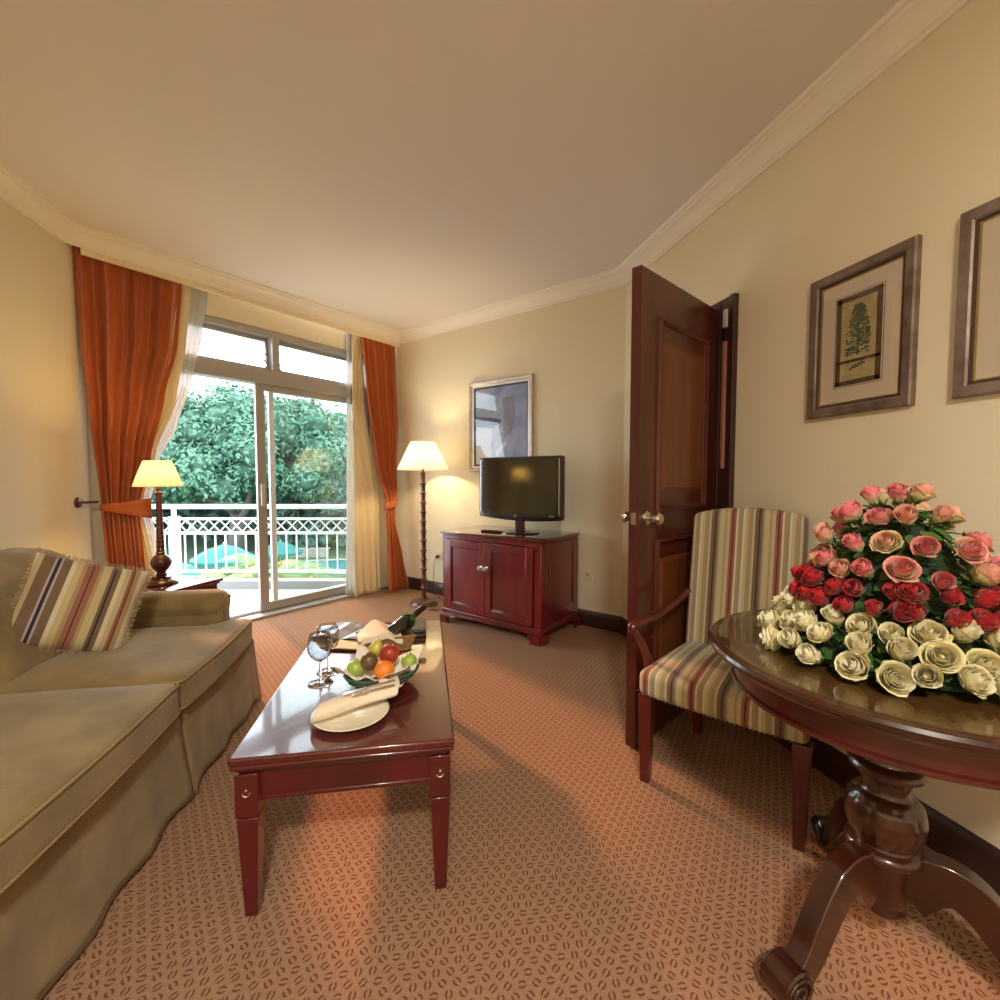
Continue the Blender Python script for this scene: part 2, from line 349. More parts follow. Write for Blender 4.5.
# cornice swept round the room
PF = WP(0, -FO-.02)
def isect(p, d, q, e):
    c = d.x*e.y-d.y*e.x; t = ((q.x-p.x)*e.y-(q.y-p.y)*e.x)/c; return p+d*t
c1 = isect(PF, U, Vector((XL, 0)), Vector((0, 1))); c2 = isect(PF, U, BP, V)
path = [Vector((XL, YB)), c1, c2, P_br, Vector((XR, YB))]
prof = [(0, 2.570), (.010, 2.570), (.012, 2.582), (.022, 2.586), (.028, 2.600), (.042, 2.622), (.062, 2.638), (.078, 2.643), (.082, 2.652), (.096, 2.655), (.100, 2.670), (0, 2.670)]
def sweep(path, prof, name, m, label=None, closed_ends=True):
    mb = MB(); n = len(prof); k = len(path)
    for i, p in enumerate(path):
        d0 = (path[i]-path[i-1]).normalized() if i else None; d1 = (path[i+1]-path[i]).normalized() if i < k-1 else None
        nrm = lambda d: Vector((d.y, -d.x))                 # room side is on the right of travel
        if d0 is None: q = nrm(d1)
        elif d1 is None: q = nrm(d0)
        else:
            a = nrm(d0)+nrm(d1); a.normalize(); q = a/a.dot(nrm(d1))
        for (o_, z_) in prof: mb.v.append((p.x+q.x*o_, p.y+q.y*o_, z_))
    for i in range(k-1):
        for j in range(n): mb.f.append((i*n+j, (i+1)*n+j, (i+1)*n+(j+1) % n, i*n+(j+1) % n))
    mb.f.append(tuple(range(n))); mb.f.append(tuple(reversed(range((k-1)*n, k*n))))
    return struct(mb.build(name, m, smooth=True, sharp=25), label)
sweep(path, prof, 'trim_2', corn_m, 'moulded cornice running round the ceiling')
bprof = [(0, 0), (.018, 0), (.018, .095), (.012, .112), (.006, .122), (0, .122)]
sweep([Vector((XL, YB)), P_lw], bprof, 'baseboard_left', skirt_m)
sweep([P_wb, P_br, Vector((XR, DY1+.07))], bprof, 'baseboard_back', skirt_m)
sweep([Vector((XR, DY0-.13)), Vector((XR, YB))], bprof, 'baseboard_right', skirt_m)

# ---------------------------------------------------------------- sliding window
W0 = WP(0, .065)
wn = semp('window_1', (W0.x, W0.y, 0), WANG, 'aluminium sliding balcony window with two top-hung vents')
fr = MB()
fr.box(WU0, WU0+.05, .02, .12, 0, WZ); fr.box(WU1-.05, WU1, .02, .12, 0, WZ); fr.box(WU0, WU1, .02, .12, WZ-.05, WZ)
fr.box(WU0, WU1, .01, .12, 1.955, 2.075); fr.box(.215, .275, .01, .12, 2.075, WZ-.04)
fr.box(WU0, WU1, -.07, .15, 0, .022); fr.box(WU0, WU1, .05, .055, .022, .034); fr.box(WU0, WU1, .09, .095, .022, .034)
fr.build('window_frame', alu, wn, bevel=.003, smooth=False)
for u0, u1 in ((WU0+.05, .215), (.275, WU1-.05)):
    vs = MB(); z0, z1 = 2.075, WZ-.05
    M = Matrix.Translation((0, .10, z1)) @ Matrix.Rotation(R(-7), 4, 'X') @ Matrix.Translation((0, -.10, -z1))
    for b in ((u0+.004, u0+.028, .085, .11, z0+.004, z1-.004), (u1-.028, u1-.004, .085, .11, z0+.004, z1-.004), (u0+.028, u1-.028, .085, .11, z0+.004, z0+.024), (u0+.028, u1-.028, .085, .11, z1-.034, z1-.004)): vs.box(*b, M=M)
    f_ = vs.build('vent_sash', alu, wn, smooth=False, bevel=.002)
    MB().box(u0+.026, u1-.026, .095, .099, z0+.02, z1-.03, M=M).build('pane', pane_m, f_, smooth=False)
    st = MB().tube([(u1-.04 if u0 < 0 else u0+.03, .08, 2.10), (u1-.02 if u0 < 0 else u0+.05, .05, 2.12), (u1-.04 if u0 < 0 else u0+.03, .10, 2.19)], .006, 6)
    st.tube([(u1-.05 if u0 < 0 else u0+.01, .07, 2.21), (u1-.02 if u0 < 0 else u0+.07, .06, 2.22)], .005, 6)
    st.build('vent_stay', darkm, f_)
def slider(name, u0, u1, y0, wl, m1, mm):
    f = MB().box(u0, u0+wl, y0, y0+.032, .03, 1.955).box(u1-.06, u1, y0, y0+.032, .03, 1.955).box(u0, u1, y0+.002, y0+.03, .03, .10).box(u0, u1, y0+.002, y0+.03, 1.905, 1.955)
    s_ = f.build(name, mm, wn, smooth=False, bevel=.003)
    MB().box(u0+wl-.01, u1-.05, y0+.013, y0+.018, .09, 1.92).build('pane', pane_m, s_, smooth=False); return s_
sa = slider('sliding_sash', .075, 1.12, .035, .075, 0, alu)
MB().box(.095, .125, .018, .036, .93, 1.12).build('handle', aluw, sa, smooth=False, bevel=.004)
slider('fixed_sash', .205, WU1-.05, .078, .045, 0, aluw)

# ---------------------------------------------------------------- curtains (window coordinates)
def drape(name, m, Lk, Rk, Ok, folds, amp, z0, z1, parent, seed=0, nu=150, nz=60, label=None, cat=None, pleat=.6):
    rnd = random.Random(seed); ph = [rnd.uniform(-.9, .9) for _ in range(7)]
    def fn(s, t):
        z = lerp(z1, z0, t); a = interp(Lk, z); b = interp(Rk, z); off = interp(Ok, z)
        wv = s + .012*math.sin(3*PI*s+ph[0]) + .010*math.sin(7*s*PI+ph[1]+z*.7)
        w1 = math.sin(2*PI*folds*wv + .5*math.sin(z*1.3+ph[2])); w2 = math.sin(2*PI*folds*.47*wv+ph[3])
        am = amp*(pleat + (1-pleat)*min(1, (z1-z)/.35)); dense = abs(b-a)/max(abs(interp(Rk, z1)-interp(Lk, z1)), .01)
        y = off + am*(w1*.75+w2*.3)*(.5+.5*min(1, dense+.3))
        x = lerp(a, b, s) + .18*am*math.cos(2*PI*folds*wv)
        if z > z1-.07: y += .006*math.sin(2*PI*folds*4.2*wv)
        return (x, -y, z)
    o = MB().grid(fn, nu, nz).build(name, m, parent, solid=.004, sharp=0)
    if parent is None:
        o.location = (A0.x, A0.y, 0); o.rotation_euler = (0, 0, WANG)
    return o
OLL = [(2.55, -1.06), (2.0, -1.045), (1.5, -1.02), (1.0, -.985), (.6, -.97), (0, -.98)]
OLR = [(2.55, -.475), (2.11, -.52), (1.73, -.615), (1.3, -.715), (.98, -.79), (.62, -.775), (.2, -.74), (0, -.72)]
cl = thing('curtain', 'orange curtain left of the window, gathered by a wide tieback behind the table lamp', 'curtain', (A0.x, A0.y, 0), WANG, 'orange window curtains')
drape('drape', orange, OLL, OLR, [(2.6, .012), (2.3, .02), (1.2, .05), (.98, .06), (0, .07)], 8, .040, .02, 2.60, cl, 1, nu=220)
# tieback band
def band(u0, u1, z0, z1, yo, h0, h1, name, m, parent, wall=True):
    def fn(s, t):
        u = lerp(u0, u1, s); z = lerp(z0, z1, s) + (t-.5)*lerp(h0, h1, s); y = yo + .042*math.sin(PI*min(1, s*1.15))
        return (u, -y, z + .004*math.sin(6*t))
    return MB().grid(fn, 16, 6).build(name, m, parent, solid=.006, sharp=0)
band(-.99, -.72, .985, .965, .075, .04, .14, 'tieback', orange, cl)
BLL = [(2.5, -.60), (1.7, -.70), (1.3, -.80), (.98, -.87), (.6, -.84), (0, -.84)]
BLR = [(2.55, -.40), (2.14, -.45), (1.71, -.53), (1.35, -.66), (.97, -.755), (.6, -.70), (0, -.64)]
o = drape('curtain_lining', beigec, BLL, BLR, [(2.6, -.02), (0, .01)], 4, .012, .02, 2.60, None, 2, nu=90)
tag(o, 'beige curtain lining hanging just right of the left orange curtain', 'curtain', 'beige curtain linings')
SLL = [(2.5, -.50), (1.9, -.60), (1.5, -.68), (1.3, -.74), (.97, -.80), (0, -.80)]
SLR = [(2.55, -.285), (2.25, -.33), (1.89, -.41), (1.53, -.52), (1.31, -.63), (.97, -.70), (.57, -.625), (0, -.55)]
o = drape('sheer_curtain', sheer_m, SLL, SLR, [(2.6, -.045), (0, -.04)], 6, .010, .02, 2.60, None, 3, nu=110)
tag(o, 'white translucent sheer curtain pulled to the left side of the window', 'sheer curtain', 'white sheer curtains')
cr = thing('curtain', 'orange curtain right of the window, tied in beside the floor lamp', 'curtain', (A0.x, A0.y, 0), WANG, 'orange window curtains')
drape('drape', orange, [(2.55, 1.035), (1.95, 1.07), (1.25, 1.155), (.9, 1.235), (.76, 1.23), (0, 1.20)], [(2.55, 1.475), (1.77, 1.455), (1.05, 1.38), (.9, 1.335), (.75, 1.32), (.3, 1.40), (0, 1.46)],
      [(2.6, .012), (2.3, .03), (1.4, .08), (.9, .14), (0, .20)], 7, .036, .015, 2.60, cr, 5, nu=180)
band(1.20, 1.37, .88, .93, .15, .07, .07, 'tieback', orange, cr)
o = drape('curtain_lining', beigec, [(2.55, .96), (1.4, .93), (0, .885)], [(2.55, 1.08), (1.9, 1.09), (.9, 1.23), (0, 1.20)], [(2.6, -.02), (.5, .04), (0, .07)], 4, .016, .015, 2.60, None, 6, nu=80)
tag(o, 'beige curtain lining hanging at the right side of the window', 'curtain', 'beige curtain linings')
o = drape('sheer_curtain', sheer_m, [(2.55, .925), (1.4, .90), (0, .86)], [(2.55, 1.05), (0, 1.04)], [(2.6, -.045), (0, -.035)], 4, .008, .015, 2.60, None, 7, nu=70)
tag(o, 'white translucent sheer curtain at the right edge of the window', 'sheer curtain', 'white sheer curtains')
# curtain hold-back on the left wall
hb = thing('curtain_holdback', 'small dark wooden hold-back knob fixed to the wall beside the left curtain', 'hold-back', (XL, 3.335, 1.02))
MB().lathe([(.03, 0), (.034, .004), (.03, .012), (.014, .014)], 20, M=Matrix.Rotation(PI/2, 4, 'Y')).build('rosette', lampw, hb)
MB().tube([(.01, 0, 0), (.05, .02, 0), (.085, .05, .0)], .008, 10).build('arm', lampw, hb)

# ---------------------------------------------------------------- door
RTH = Vector((.645, .375)).normalized(); hinge = Vector((1.643, 2.125)); LEN = .745; DANG = math.atan2(-RTH.y, -RTH.x)
dr = semp('door_1', (hinge.x, hinge.y, 0), DANG, 'open red-brown panelled wooden door')
# local x runs from hinge to free edge, local +y is the face turned to the camera
T = .044
def door_panel():
    H0, H1 = .008, 2.045; body = MB()
    body.box(0, LEN, -T, 0, H0, H1)
    return body.build('leaf', doors, dr, smooth=False, bevel=.002)
leaf = door_panel()
sgn = 1
MB().box(LEN-.001, LEN+.003, -T-.001, .001, .008, 2.045).build('edge_lipping', doord, dr, smooth=False)
def moulding(x0, x1, z0, z1, y, out):
    mb = MB(); w_ = .030
    pr_ = [(0, 0), (.004, .014), (.012, .016), (.018, .010), (.024, .008), (w_, 0)]
    cs = [(x0, z0, 1, 1), (x1, z0, -1, 1), (x1, z1, -1, -1), (x0, z1, 1, -1)]
    for (cx, cz, sx, sz) in cs:
        for (a, b) in pr_: mb.v.append((cx+sx*a, y+out*b, cz+sz*a))
    n = len(pr_)
    for i in range(4):
        for j in range(n-1): mb.f.append((i*n+j, ((i+1) % 4)*n+j, ((i+1) % 4)*n+j+1, i*n+j+1))
    return mb
for z0, z1 in ((1.02, 1.87), (.20, .90)):
    for yy, ot in ((0, 1), (-T, -1)):
        moulding(.105, LEN-.145, z0, z1, yy, ot).build('panel_moulding', doord, dr, sharp=50)
    MB().taper(0, 0, 0, .007, .21, (z1-z0)/2-.09, .19, (z1-z0)/2-.11, M=Matrix.Translation(((LEN-.04)/2, 0, (z0+z1)/2)) @ Matrix.Rotation(-PI/2, 4, 'X')).build('raised_panel', doorm, dr, smooth=False)
for s_ in (1, -1):
    M = Matrix.Translation((LEN-.065, 0 if s_ > 0 else -T, 1.0)) @ Matrix.Rotation(-PI/2*s_, 4, 'X')
    k = MB().lathe([(.032, 0), (.032, .004), (.026, .009), (.011, .011), (.010, .030), (.017, .036), (.027, .050), (.0275, .060), (.020, .069), (.004, .072)], 24, M=M).build('door_knob', chrome, dr, sharp=30)
MB().box(LEN+.003, LEN+.005, -.034, -.010, .975, 1.025).build('latch_plate', chrome, dr, smooth=False)
# hinges
for z in (.25, 1.05, 1.82):
    MB().tube([(-.006, .006, z-.045), (-.006, .006, z+.045)], .007, 8).build('hinge', darkm, dr)
# architrave and jamb
tr = semp('trim_3', (XR, 0, 0), 0, 'dark wooden door architrave')
a = MB(); a.box(-.022, 0, DY0-.135, DY0+.004, 0, DZ-.01); a.box(-.030, -.02, DY0-.135, DY0-.105, 0, DZ-.01); a.box(-.028, -.02, DY0-.04, DY0+.004, 0, DZ-.02)
a.box(-.006, .15, DY0-.012, DY0+.012, 0, DZ); a.box(-.006, .15, DY1-.02, DY1, 0, DZ); a.box(-.022, 0, DY1, DY1+.065, 0, DZ-.01); a.box(-.022, 0, DY0-.012, DY1, DZ-.08, DZ-.01) ; a.box(0, .15, DY0, DY1, DZ-.08, DZ)
a.build('architrave', archm, tr, smooth=False, bevel=.002)
MB().box(-.034, -.022, DY0-.088, DY0-.066, 1.22, 1.90).build('seal_strip', mat('pinkish_strip', (.42, .16, .11), .4, coat=.3), tr, smooth=False, bevel=.002)
MB().box(-.034, -.022, DY0-.090, DY0-.064, 1.93, 2.02).build('door_closer_plate', mat('plate_white', (.6, .55, .48), .4), tr, smooth=False, bevel=.002)
MB().box(-.036, -.022, DY0-.094, DY0-.060, 1.86, 1.925).build('closer_bracket', darkm, tr, smooth=False, bevel=.002)

# ---------------------------------------------------------------- coffee table
CT = (-.103, 1.800, 0); CR = R(-3.6)
ct = thing('coffee_table', 'glossy red mahogany coffee table with tapered legs in the middle of the carpet', 'coffee table', CT, CR)
hx, hy, tz = .292, .545, .45
MB().box(-hx, hx, -hy, hy, tz-.022, tz).build('table_top', maho_top, ct, bevel=.006, seg=3)
mm = MB()
for (o_, z0, z1) in ((.004, tz-.034, tz-.022), (-.006, tz-.044, tz-.034), (-.014, tz-.052, tz-.044)):
    mm.box(-hx+.006-o_, hx-.006+o_, -hy+.006-o_, hy-.006+o_, z0, z1)
mm.build('edge_moulding', maho, ct, bevel=.004)
ap = MB(); ix, iy = hx-.035, hy-.035
for (x0, x1, y0, y1) in ((-ix, ix, -iy, -iy+.02), (-ix, ix, iy-.02, iy), (-ix, -ix+.02, -iy, iy), (ix-.02, ix, -iy, iy)): ap.box(x0, x1, y0, y1, tz-.135, tz-.05)
for (x0, x1, y0, y1) in ((-ix, ix, -iy-.004, -iy+.01), (-ix, ix, iy-.01, iy+.004), (-ix-.004, -ix+.01, -iy, iy), (ix-.01, ix+.004, -iy, iy)): ap.box(x0, x1, y0, y1, tz-.137, tz-.125)
ap.build('apron', maho, ct, bevel=.002)
for sx in (-1, 1):
    for sy in (-1, 1):
        cx, cy = sx*(hx-.040), sy*(hy-.040)
        l = MB().box(cx-.029, cx+.029, cy-.029, cy+.029, tz-.165, tz-.05)
        l.taper(cx, cy, tz-.172, tz-.165, .024, .024, .026, .026); l.taper(cx, cy, 0, tz-.172, .0165, .0165, .027, .027)
        lo = l.build('leg', maho, ct, bevel=.002)
        if sy < 0:
            t = MB(); t.tube([(cx+.009*math.cos(q), cy-.030, tz-.100+.009*math.sin(q)) for q in [PI*i/8 for i in range(8, 17)]], .0022, 6)
            t.sphere((cx, cy-.030, tz-.092), .004, 8); t.build('ring_pull', chrome, lo)
def onct(x, y, z=0): return (CT[0]+x*math.cos(CR)-y*math.sin(CR), CT[1]+x*math.sin(CR)+y*math.cos(CR), tz+z)
# plate with rolled napkin and cutlery
pl_ = thing('plate', 'round cream plate under the rolled napkin near the front of the coffee table', 'plate', (-.137, 1.430, tz+.0005))
MB().lathe([(.060, 0), (.066, .003), (.105, .012), (.113, .0155), (.114, .0175), (.105, .0155), (.070, .007), (.0, .006)], 48, cap=False).build('dish', china, pl_, sharp=0)
MB().lathe([(.001, .0001), (.060, .0001), (.060, .002), (.001, .002)], 32).build('foot_ring', china, pl_)
nk = thing('napkin', 'cream linen napkin rolled around cutlery and lying across the plate', 'napkin', (-.125, 1.440, tz+.0185), R(23))
def roll(s, t):
    x = lerp(-.118, .130, s); r_ = .027+.007*s+.004*math.sin(9*s); q = 2*PI*t
    fl = 1+.35*max(0, s-.8)*5; y = r_*fl*math.cos(q)*(1+.05*math.sin(5*q+4*s)); z = .022+.021*math.sin(q)*(1+.05*math.cos(3*q)) + .012*s
    return (x+.018*math.sin(q+.8), y, z)
MB().grid(roll, 30, 28).build('roll', napk, nk, sharp=0, solid=.002)
def fold(s, t):
    x = lerp(.09, .150, s); y = lerp(-.032, .040, t); return (x, y+.01*math.sin(7*s), .046+.012*math.sin(2.4*PI*t+2*s)*s - .006*s)
MB().grid(fold, 12, 20).build('folded_end', napk, nk, sharp=0, solid=.002)
def cutlery(name, label, lo_, rz, head):
    c = thing(name, label, name, lo_, rz, None); c.scale = (.85, .95, 1)
    m = MB().tube([(-.10, 0, 0), (-.03, 0, .002), (.0, 0, .003)], [.0075, .005, .0032], 10, flat=.35)
    m.build('handle', chrome, c)
    if head == 'fork':
        h = MB().box(0, .018, -.009, .009, .002, .0045)
        for y in (-.0075, -.0025, .0025, .0075): h.box(.017, .055, y-.0013, y+.0013, .002, .0045)
        h.build('tines', chrome, c, bevel=.0008)
    else: MB().prism([(0, -.004), (.09, -.009), (.10, .002), (.085, .008), (0, .004)], .002, .0038).build('blade', chrome, c, smooth=False)
    return c
cx_ = nk.matrix_basis @ Vector((.028, -.030, .0560)); cutlery('fork', 'silver fork tucked into the rolled napkin, the nearer of the two pieces of cutlery', cx_, R(201), 'fork')
cx_ = nk.matrix_basis @ Vector((.040, -.012, .0590)); cutlery('knife', 'silver knife tucked into the rolled napkin behind the fork', cx_, R(206), 'knife')
# wine glasses
def wineglass(loc, label):
    g = thing('wine_glass', label, 'wine glass', loc, 0, 'wine glasses on the coffee table'); g.scale = (1.22, 1.22, 1.04)
    MB().lathe([(.034, 0), (.035, .0012), (.028, .003), (.010, .006), (.0045, .010)], 36).build('foot', wine_m, g, sharp=0)
    MB().lathe([(.0042, .009), (.0036, .03), (.0036, .070), (.006, .080)], 16).build('stem', wine_m, g, sharp=0)
    MB().lathe([(.005, .079), (.016, .083), (.028, .096), (.0345, .115), (.0350, .130), (.0325, .150), (.0285, .170), (.0280, .170), (.0318, .150), (.0342, .130), (.0336, .115), (.027, .097), (.015, .085), (.002, .082)], 40, cap=False).build('bowl', bowl_m, g, sharp=0)
    return g
wineglass((-.262, 1.690, tz+.0005), 'clear stemmed wine glass, the nearer one left of the fruit basket')
wineglass((-.248, 1.785, tz+.0005), 'clear stemmed wine glass standing behind the nearer glass, left of the fruit basket')
# fruit basket
wick = mat('wicker', (.42, .25, .10), .7, bump=(140, .6), vary=(60, (.28, .15, .05)))
wickg = mat('green_wicker', (.04, .12, .075), .6, bump=(140, .6))
fb = thing('fruit_basket', 'oval wicker basket lined with white cloth and filled with fruit', 'basket', (-.050, 1.635, tz+.0005), R(12)); fb.scale = (1.14,)*3
ov = lambda M_: M_
def oval(prof, n=44, sx=1, sy=.72, wav=0):
    v = []; f = []
    for r, z in prof:
        for i in range(n): a = 2*PI*i/n; v.append((r*sx*math.cos(a), r*sy*math.sin(a), z+wav*math.cos(2*a)))
    for j in range(len(prof)-1):
        for i in range(n): f.append((j*n+i, j*n+(i+1) % n, (j+1)*n+(i+1) % n, (j+1)*n+i))
    m = MB(); m.add(v, f); m.f.append(tuple(reversed(range(n)))); return m
oval([(.070, 0), (.078, .006), (.098, .028), (.110, .042), (.104, .043), (.090, .026), (.066, .010), (.01, .009)]).build('basket_bowl', wick, fb, sharp=0)
for k_, rr in ((.028, .099), (.043, .110)):
    MB().tube([(rr*math.cos(a), rr*.72*math.sin(a), k_) for a in [2*PI*i/40 for i in range(41)]], .0045, 6).build('rim_band', wickg, fb, sharp=0)
def cloth(s, t):
    a = 2*PI*s; spike = .036*max(0, math.cos(4*(a-.35)))**2; r = lerp(.035, .112+spike, t)
    z = .016 + .050*t**1.3 - .012*max(0, t-.72)*3.0 + spike*.9*t*t + .006*math.sin(11*a)*t
    return (r*math.cos(a), r*.76*math.sin(a), z)
MB().grid(cloth, 90, 14).build('cloth_lining', mat('white_cloth', (.80, .78, .72), .8, bump=(60, .15)), fb, sharp=0, solid=.0015)
def fruit(name, label, col, col2, r, loc, sc=(1, 1, 1), dimple=.12, prof=None, grp=None, tilt=0):
    f = thing(name, label, 'fruit', loc, 0, 'fruit in the basket')
    f.rotation_euler = (tilt, .2, 0)
    m = MB().sphere((0, 0, 0), r, 28, sc)
    if prof == 'pear': m.v = [(x*(1-.42*max(0, z/r/1.3)), y*(1-.42*max(0, z/r/1.3)), z) for x, y, z in m.v]
    else: m.v = [(x, y, z*(1-dimple*math.exp(-((x*x+y*y)/(r*.35)**2)))) for x, y, z in m.v]
    m.build('flesh', mat(name+'_skin_'+str(int(col[0]*100))+str(int(col[1]*100)), col, .35, coat=.2, vary=(30, col2), bump=(200, .05)), f, sharp=0)
    MB().tube([(0, 0, r*sc[2]*.86), (.001, .001, r*sc[2]*1.12)], .0015, 6).build('stem', mat('fruit_stem', (.10, .06, .03), .8), f)
FB = Vector((-.050, 1.635, tz)); SC = 1.14
fruit('orange', 'round orange at the front middle of the fruit basket', (.80, .21, .02), (.86, .26, .03), .034, FB+SC*Vector((.008, -.045, .062)))
fruit('apple', 'red apple behind the orange in the fruit basket', (.30, .012, .012), (.42, .05, .02), .034, FB+SC*Vector((.022, .012, .088)), (1, 1, 1.1))
fruit('pear', 'yellow-green pear at the top of the fruit basket', (.52, .46, .06), (.60, .50, .10), .027, FB+SC*Vector((-.018, .042, .098)), (1, 1, 1.35), prof='pear')
fruit('apple', 'green apple at the left end of the fruit basket', (.33, .45, .06), (.40, .50, .10), .030, FB+SC*Vector((-.078, .000, .057)))
fruit('apple', 'green apple at the right end of the fruit basket', (.32, .47, .06), (.38, .52, .10), .028, FB+SC*Vector((.082, .016, .058)))
fruit('passion_fruit', 'brown passion fruit left of the orange in the fruit basket', (.10, .055, .03), (.16, .10, .05), .029, FB+SC*Vector((-.038, -.008, .078)), (1, 1, 1.12))
# bread basket with wine bottle and napkin
bb = thing('bottle_basket', 'rectangular wicker basket behind the fruit basket holding the wine bottle', 'basket', (-.045, 1.975, tz+.0005), R(10))
bk = MB()
for j in range(5):
    z0 = .012*j; g = .003*j
    for (x0, x1, y0, y1) in ((-.10-g, .10+g, -.052-g, -.044-g), (-.10-g, .10+g, .044+g, .052+g), (-.10-g, -.092-g, -.05-g, .05+g), (.092+g, .10+g, -.05-g, .05+g)): bk.box(x0, x1, y0, y1, z0, z0+.0125)
bk.box(-.10, .10, -.05, .05, 0, .006)
bk.build('basket_body', wick, bb, bevel=.002)
MB().tube([(sx*.114, sy*.065, .062) for sx, sy in ((-1, -1), (1, -1), (1, 1), (-1, 1), (-1, -1))], .005, 8).build('basket_rim', wick, bb)
def nap2(s, t):
    x = lerp(-.115, .06, s); y = lerp(-.075, .04, t); h = .062 + .050*math.sin(PI*min(1, s*1.05))*(.45+.55*t) + .006*math.sin(12*s+3*t)
    if t < .1: h -= .02*(1-t/.1)
    return (x, y, h)
tag(MB().grid(nap2, 30, 20).build('napkin', napk, None, sharp=0, solid=.002), 'cream napkin draped over the bottle basket, left of the bottle', 'napkin')
o = bpy.data.objects['napkin.001']; o.location = (-.045, 1.975, tz+.0005); o.rotation_euler = (0, 0, R(10))
wb = thing('wine_bottle', 'dark wine bottle lying slanted in the basket with its neck raised to the right', 'wine bottle', (-.03, 1.965, tz+.055))
wb.rotation_euler = (0, R(72), R(46))
bm_ = mat('dark_bottle_glass', (.012, .016, .008), .06, coat=1)
MB().lathe([(.030, 0), (.034, .004), (.035, .10), (.034, .115), (.022, .140), (.0145, .155), (.0135, .165)], 32).build('bottle_body', bm_, wb, sharp=60)
MB().lathe([(.0140, .164), (.0145, .166), (.0142, .222), (.0150, .224), (.0150, .234), (.0135, .236)], 28).build('neck_foil', mat('black_foil', (.03, .012, .014), .25, metal=.3), wb, sharp=50)
lf = MB()
for q in range(6):
    a0 = q*1.05; M = Matrix.Translation((0, 0, .152)) @ Matrix.Rotation(a0, 4, 'Z') @ Matrix.Rotation(R(50), 4, 'Y')
    lf.grid(lambda s, t: (.058*s, .022*math.sin(PI*s)*(t-.5)*2, .010*math.sin(PI*s)), 6, 3, M=M)
tag(lf.build('leaf_sprig', mat('leaf_green', (.06, .16, .03), .5), None, sharp=0, solid=.0008), 'small green leaf sprig tucked round the neck of the wine bottle', 'leaves')
o = bpy.data.objects['leaf_sprig']; o.location = wb.location; o.rotation_euler = wb.rotation_euler
# dark folder box and magazine
fd = thing('leather_box', 'flat black leather box lying on the far right end of the coffee table', 'box', onct(.160, .390), CR+R(2))
MB().rbox(-.055, .055, -.100, .100, 0, .016, .005, 4).build('tray', blackl, fd)
MB().rbox(-.053, .053, -.098, .098, .0165, .034, .006, 4).build('lid', blackl, fd)
mg = thing('magazine', 'glossy open magazine lying at the far left end of the coffee table', 'magazine', (-.195, 2.20, tz+.0005), R(-28))
pgm = mat('glossy_page', (.26, .30, .36), .15, coat=.8, vary=(9, (.55, .60, .68)))
for s_, lab in ((-1, 'left'), (1, 'right')):
    def pg(s, t, s_=s_): return (s_*.155*s, lerp(-.11, .11, t), .004 + .022*math.sin(PI*min(1, s*.95+.05))*(1-.4*s))
    MB().grid(pg, 14, 6).build('page', pgm, mg, sharp=0, solid=.003)
ls = thing('leather_folder', 'dark leather folder under the glossy magazine at the left of the bottle basket', 'folder', (-.195, 2.03, tz+.0005), R(-18))
MB().rbox(-.075, .075, -.05, .05, 0, .007, .003, 3).build('cover', mat('maroon_leather', (.06, .010, .010), .35, bump=(150, .2)), ls)
MB().rbox(-.072, .072, -.047, .047, .0072, .012, .002, 3).build('inner_pages', mat('cream_paper', (.7, .62, .42), .7), ls)

# ---------------------------------------------------------------- sofa
SO = (-.728, 2.599, 0); SR = R(-2.7)
sf = thing('sofa', 'long olive-brown suede sofa with a skirt along the left wall', 'sofa', SO, SR)
N3 = -2.46
MB().rbox(-.93, -.03, N3+.02, -.02, .06, .33, .03, 6).build('base', sofa_m, sf, sharp=0)
# skirt
def skirt_path():
    pts = []
    def seg(a, b, n):
        for i in range(n): pts.append((lerp(a[0], b[0], i/n), lerp(a[1], b[1], i/n)))
    seg((-.03, N3), (-.0, N3), 3); seg((0, N3), (0, -1.645), 18); seg((0, -1.645), (-.035, -1.63), 3); seg((-.035, -1.63), (0, -1.615), 3)
    seg((0, -1.615), (0, -.775), 18); seg((0, -.775), (-.035, -.760), 3); seg((-.035, -.760), (0, -.745), 3); seg((0, -.745), (0, -.006), 18)
    seg((0, -.006), (-.006, 0), 3); seg((-.006, 0), (-.93, 0), 18); pts.append((-.93, 0)); return pts
sp_ = skirt_path(); nS = len(sp_)-1
def skf(s, t):
    i = min(int(round(s*nS)), nS); x, y = sp_[i]; z = lerp(.330, .012, t); fl = .020*t**1.3
    if abs(x) < .04 and y < -.002: 
        d = min(abs(y+1.63), abs(y+.76)); x += fl + .010*math.sin(y*23)*t + .014*t*math.exp(-(d/.03)**2)
    else: y += fl + .008*math.sin(x*21)*t
    if x > -.01 and y > -.03: x += fl*.5; y += fl*.5
    return (x, y, z)
MB().grid(skf, nS, 10).build('skirt', sofa_m, sf, sharp=0, solid=.005)
# arms
def arm(y0, y1, name='arm'):
    m = MB(); m.rbox(-.93, -.095, y0+.012, y1-.012, .30, .585, .05, 8)
    a = m.build(name, sofa_m, sf, sharp=0)
    ym = (y0+y1)/2
    def w(p):
        return p
    m2 = MB(); m2.rbox(-.93, -.088, y0, y1, .478, .615, .066, 8); m2.build('arm_roll', sofa_m, a, sharp=0)
    pr_ = [(-.110, y0+.034, .34), (-.110, y0+.034, .44), (-.104, y0+.034, .52), (-.094, y0+.048, .575), (-.093, ym, .588), (-.094, y1-.048, .575), (-.104, y1-.036, .52), (-.114, y1-.038, .44), (-.114, y1-.038, .33)]
    MB().tube(pr_, .0045, 8).build('piping', pipe_m, a, sharp=0)
arm(-.15, .01); arm(N3-.01, N3+.15)
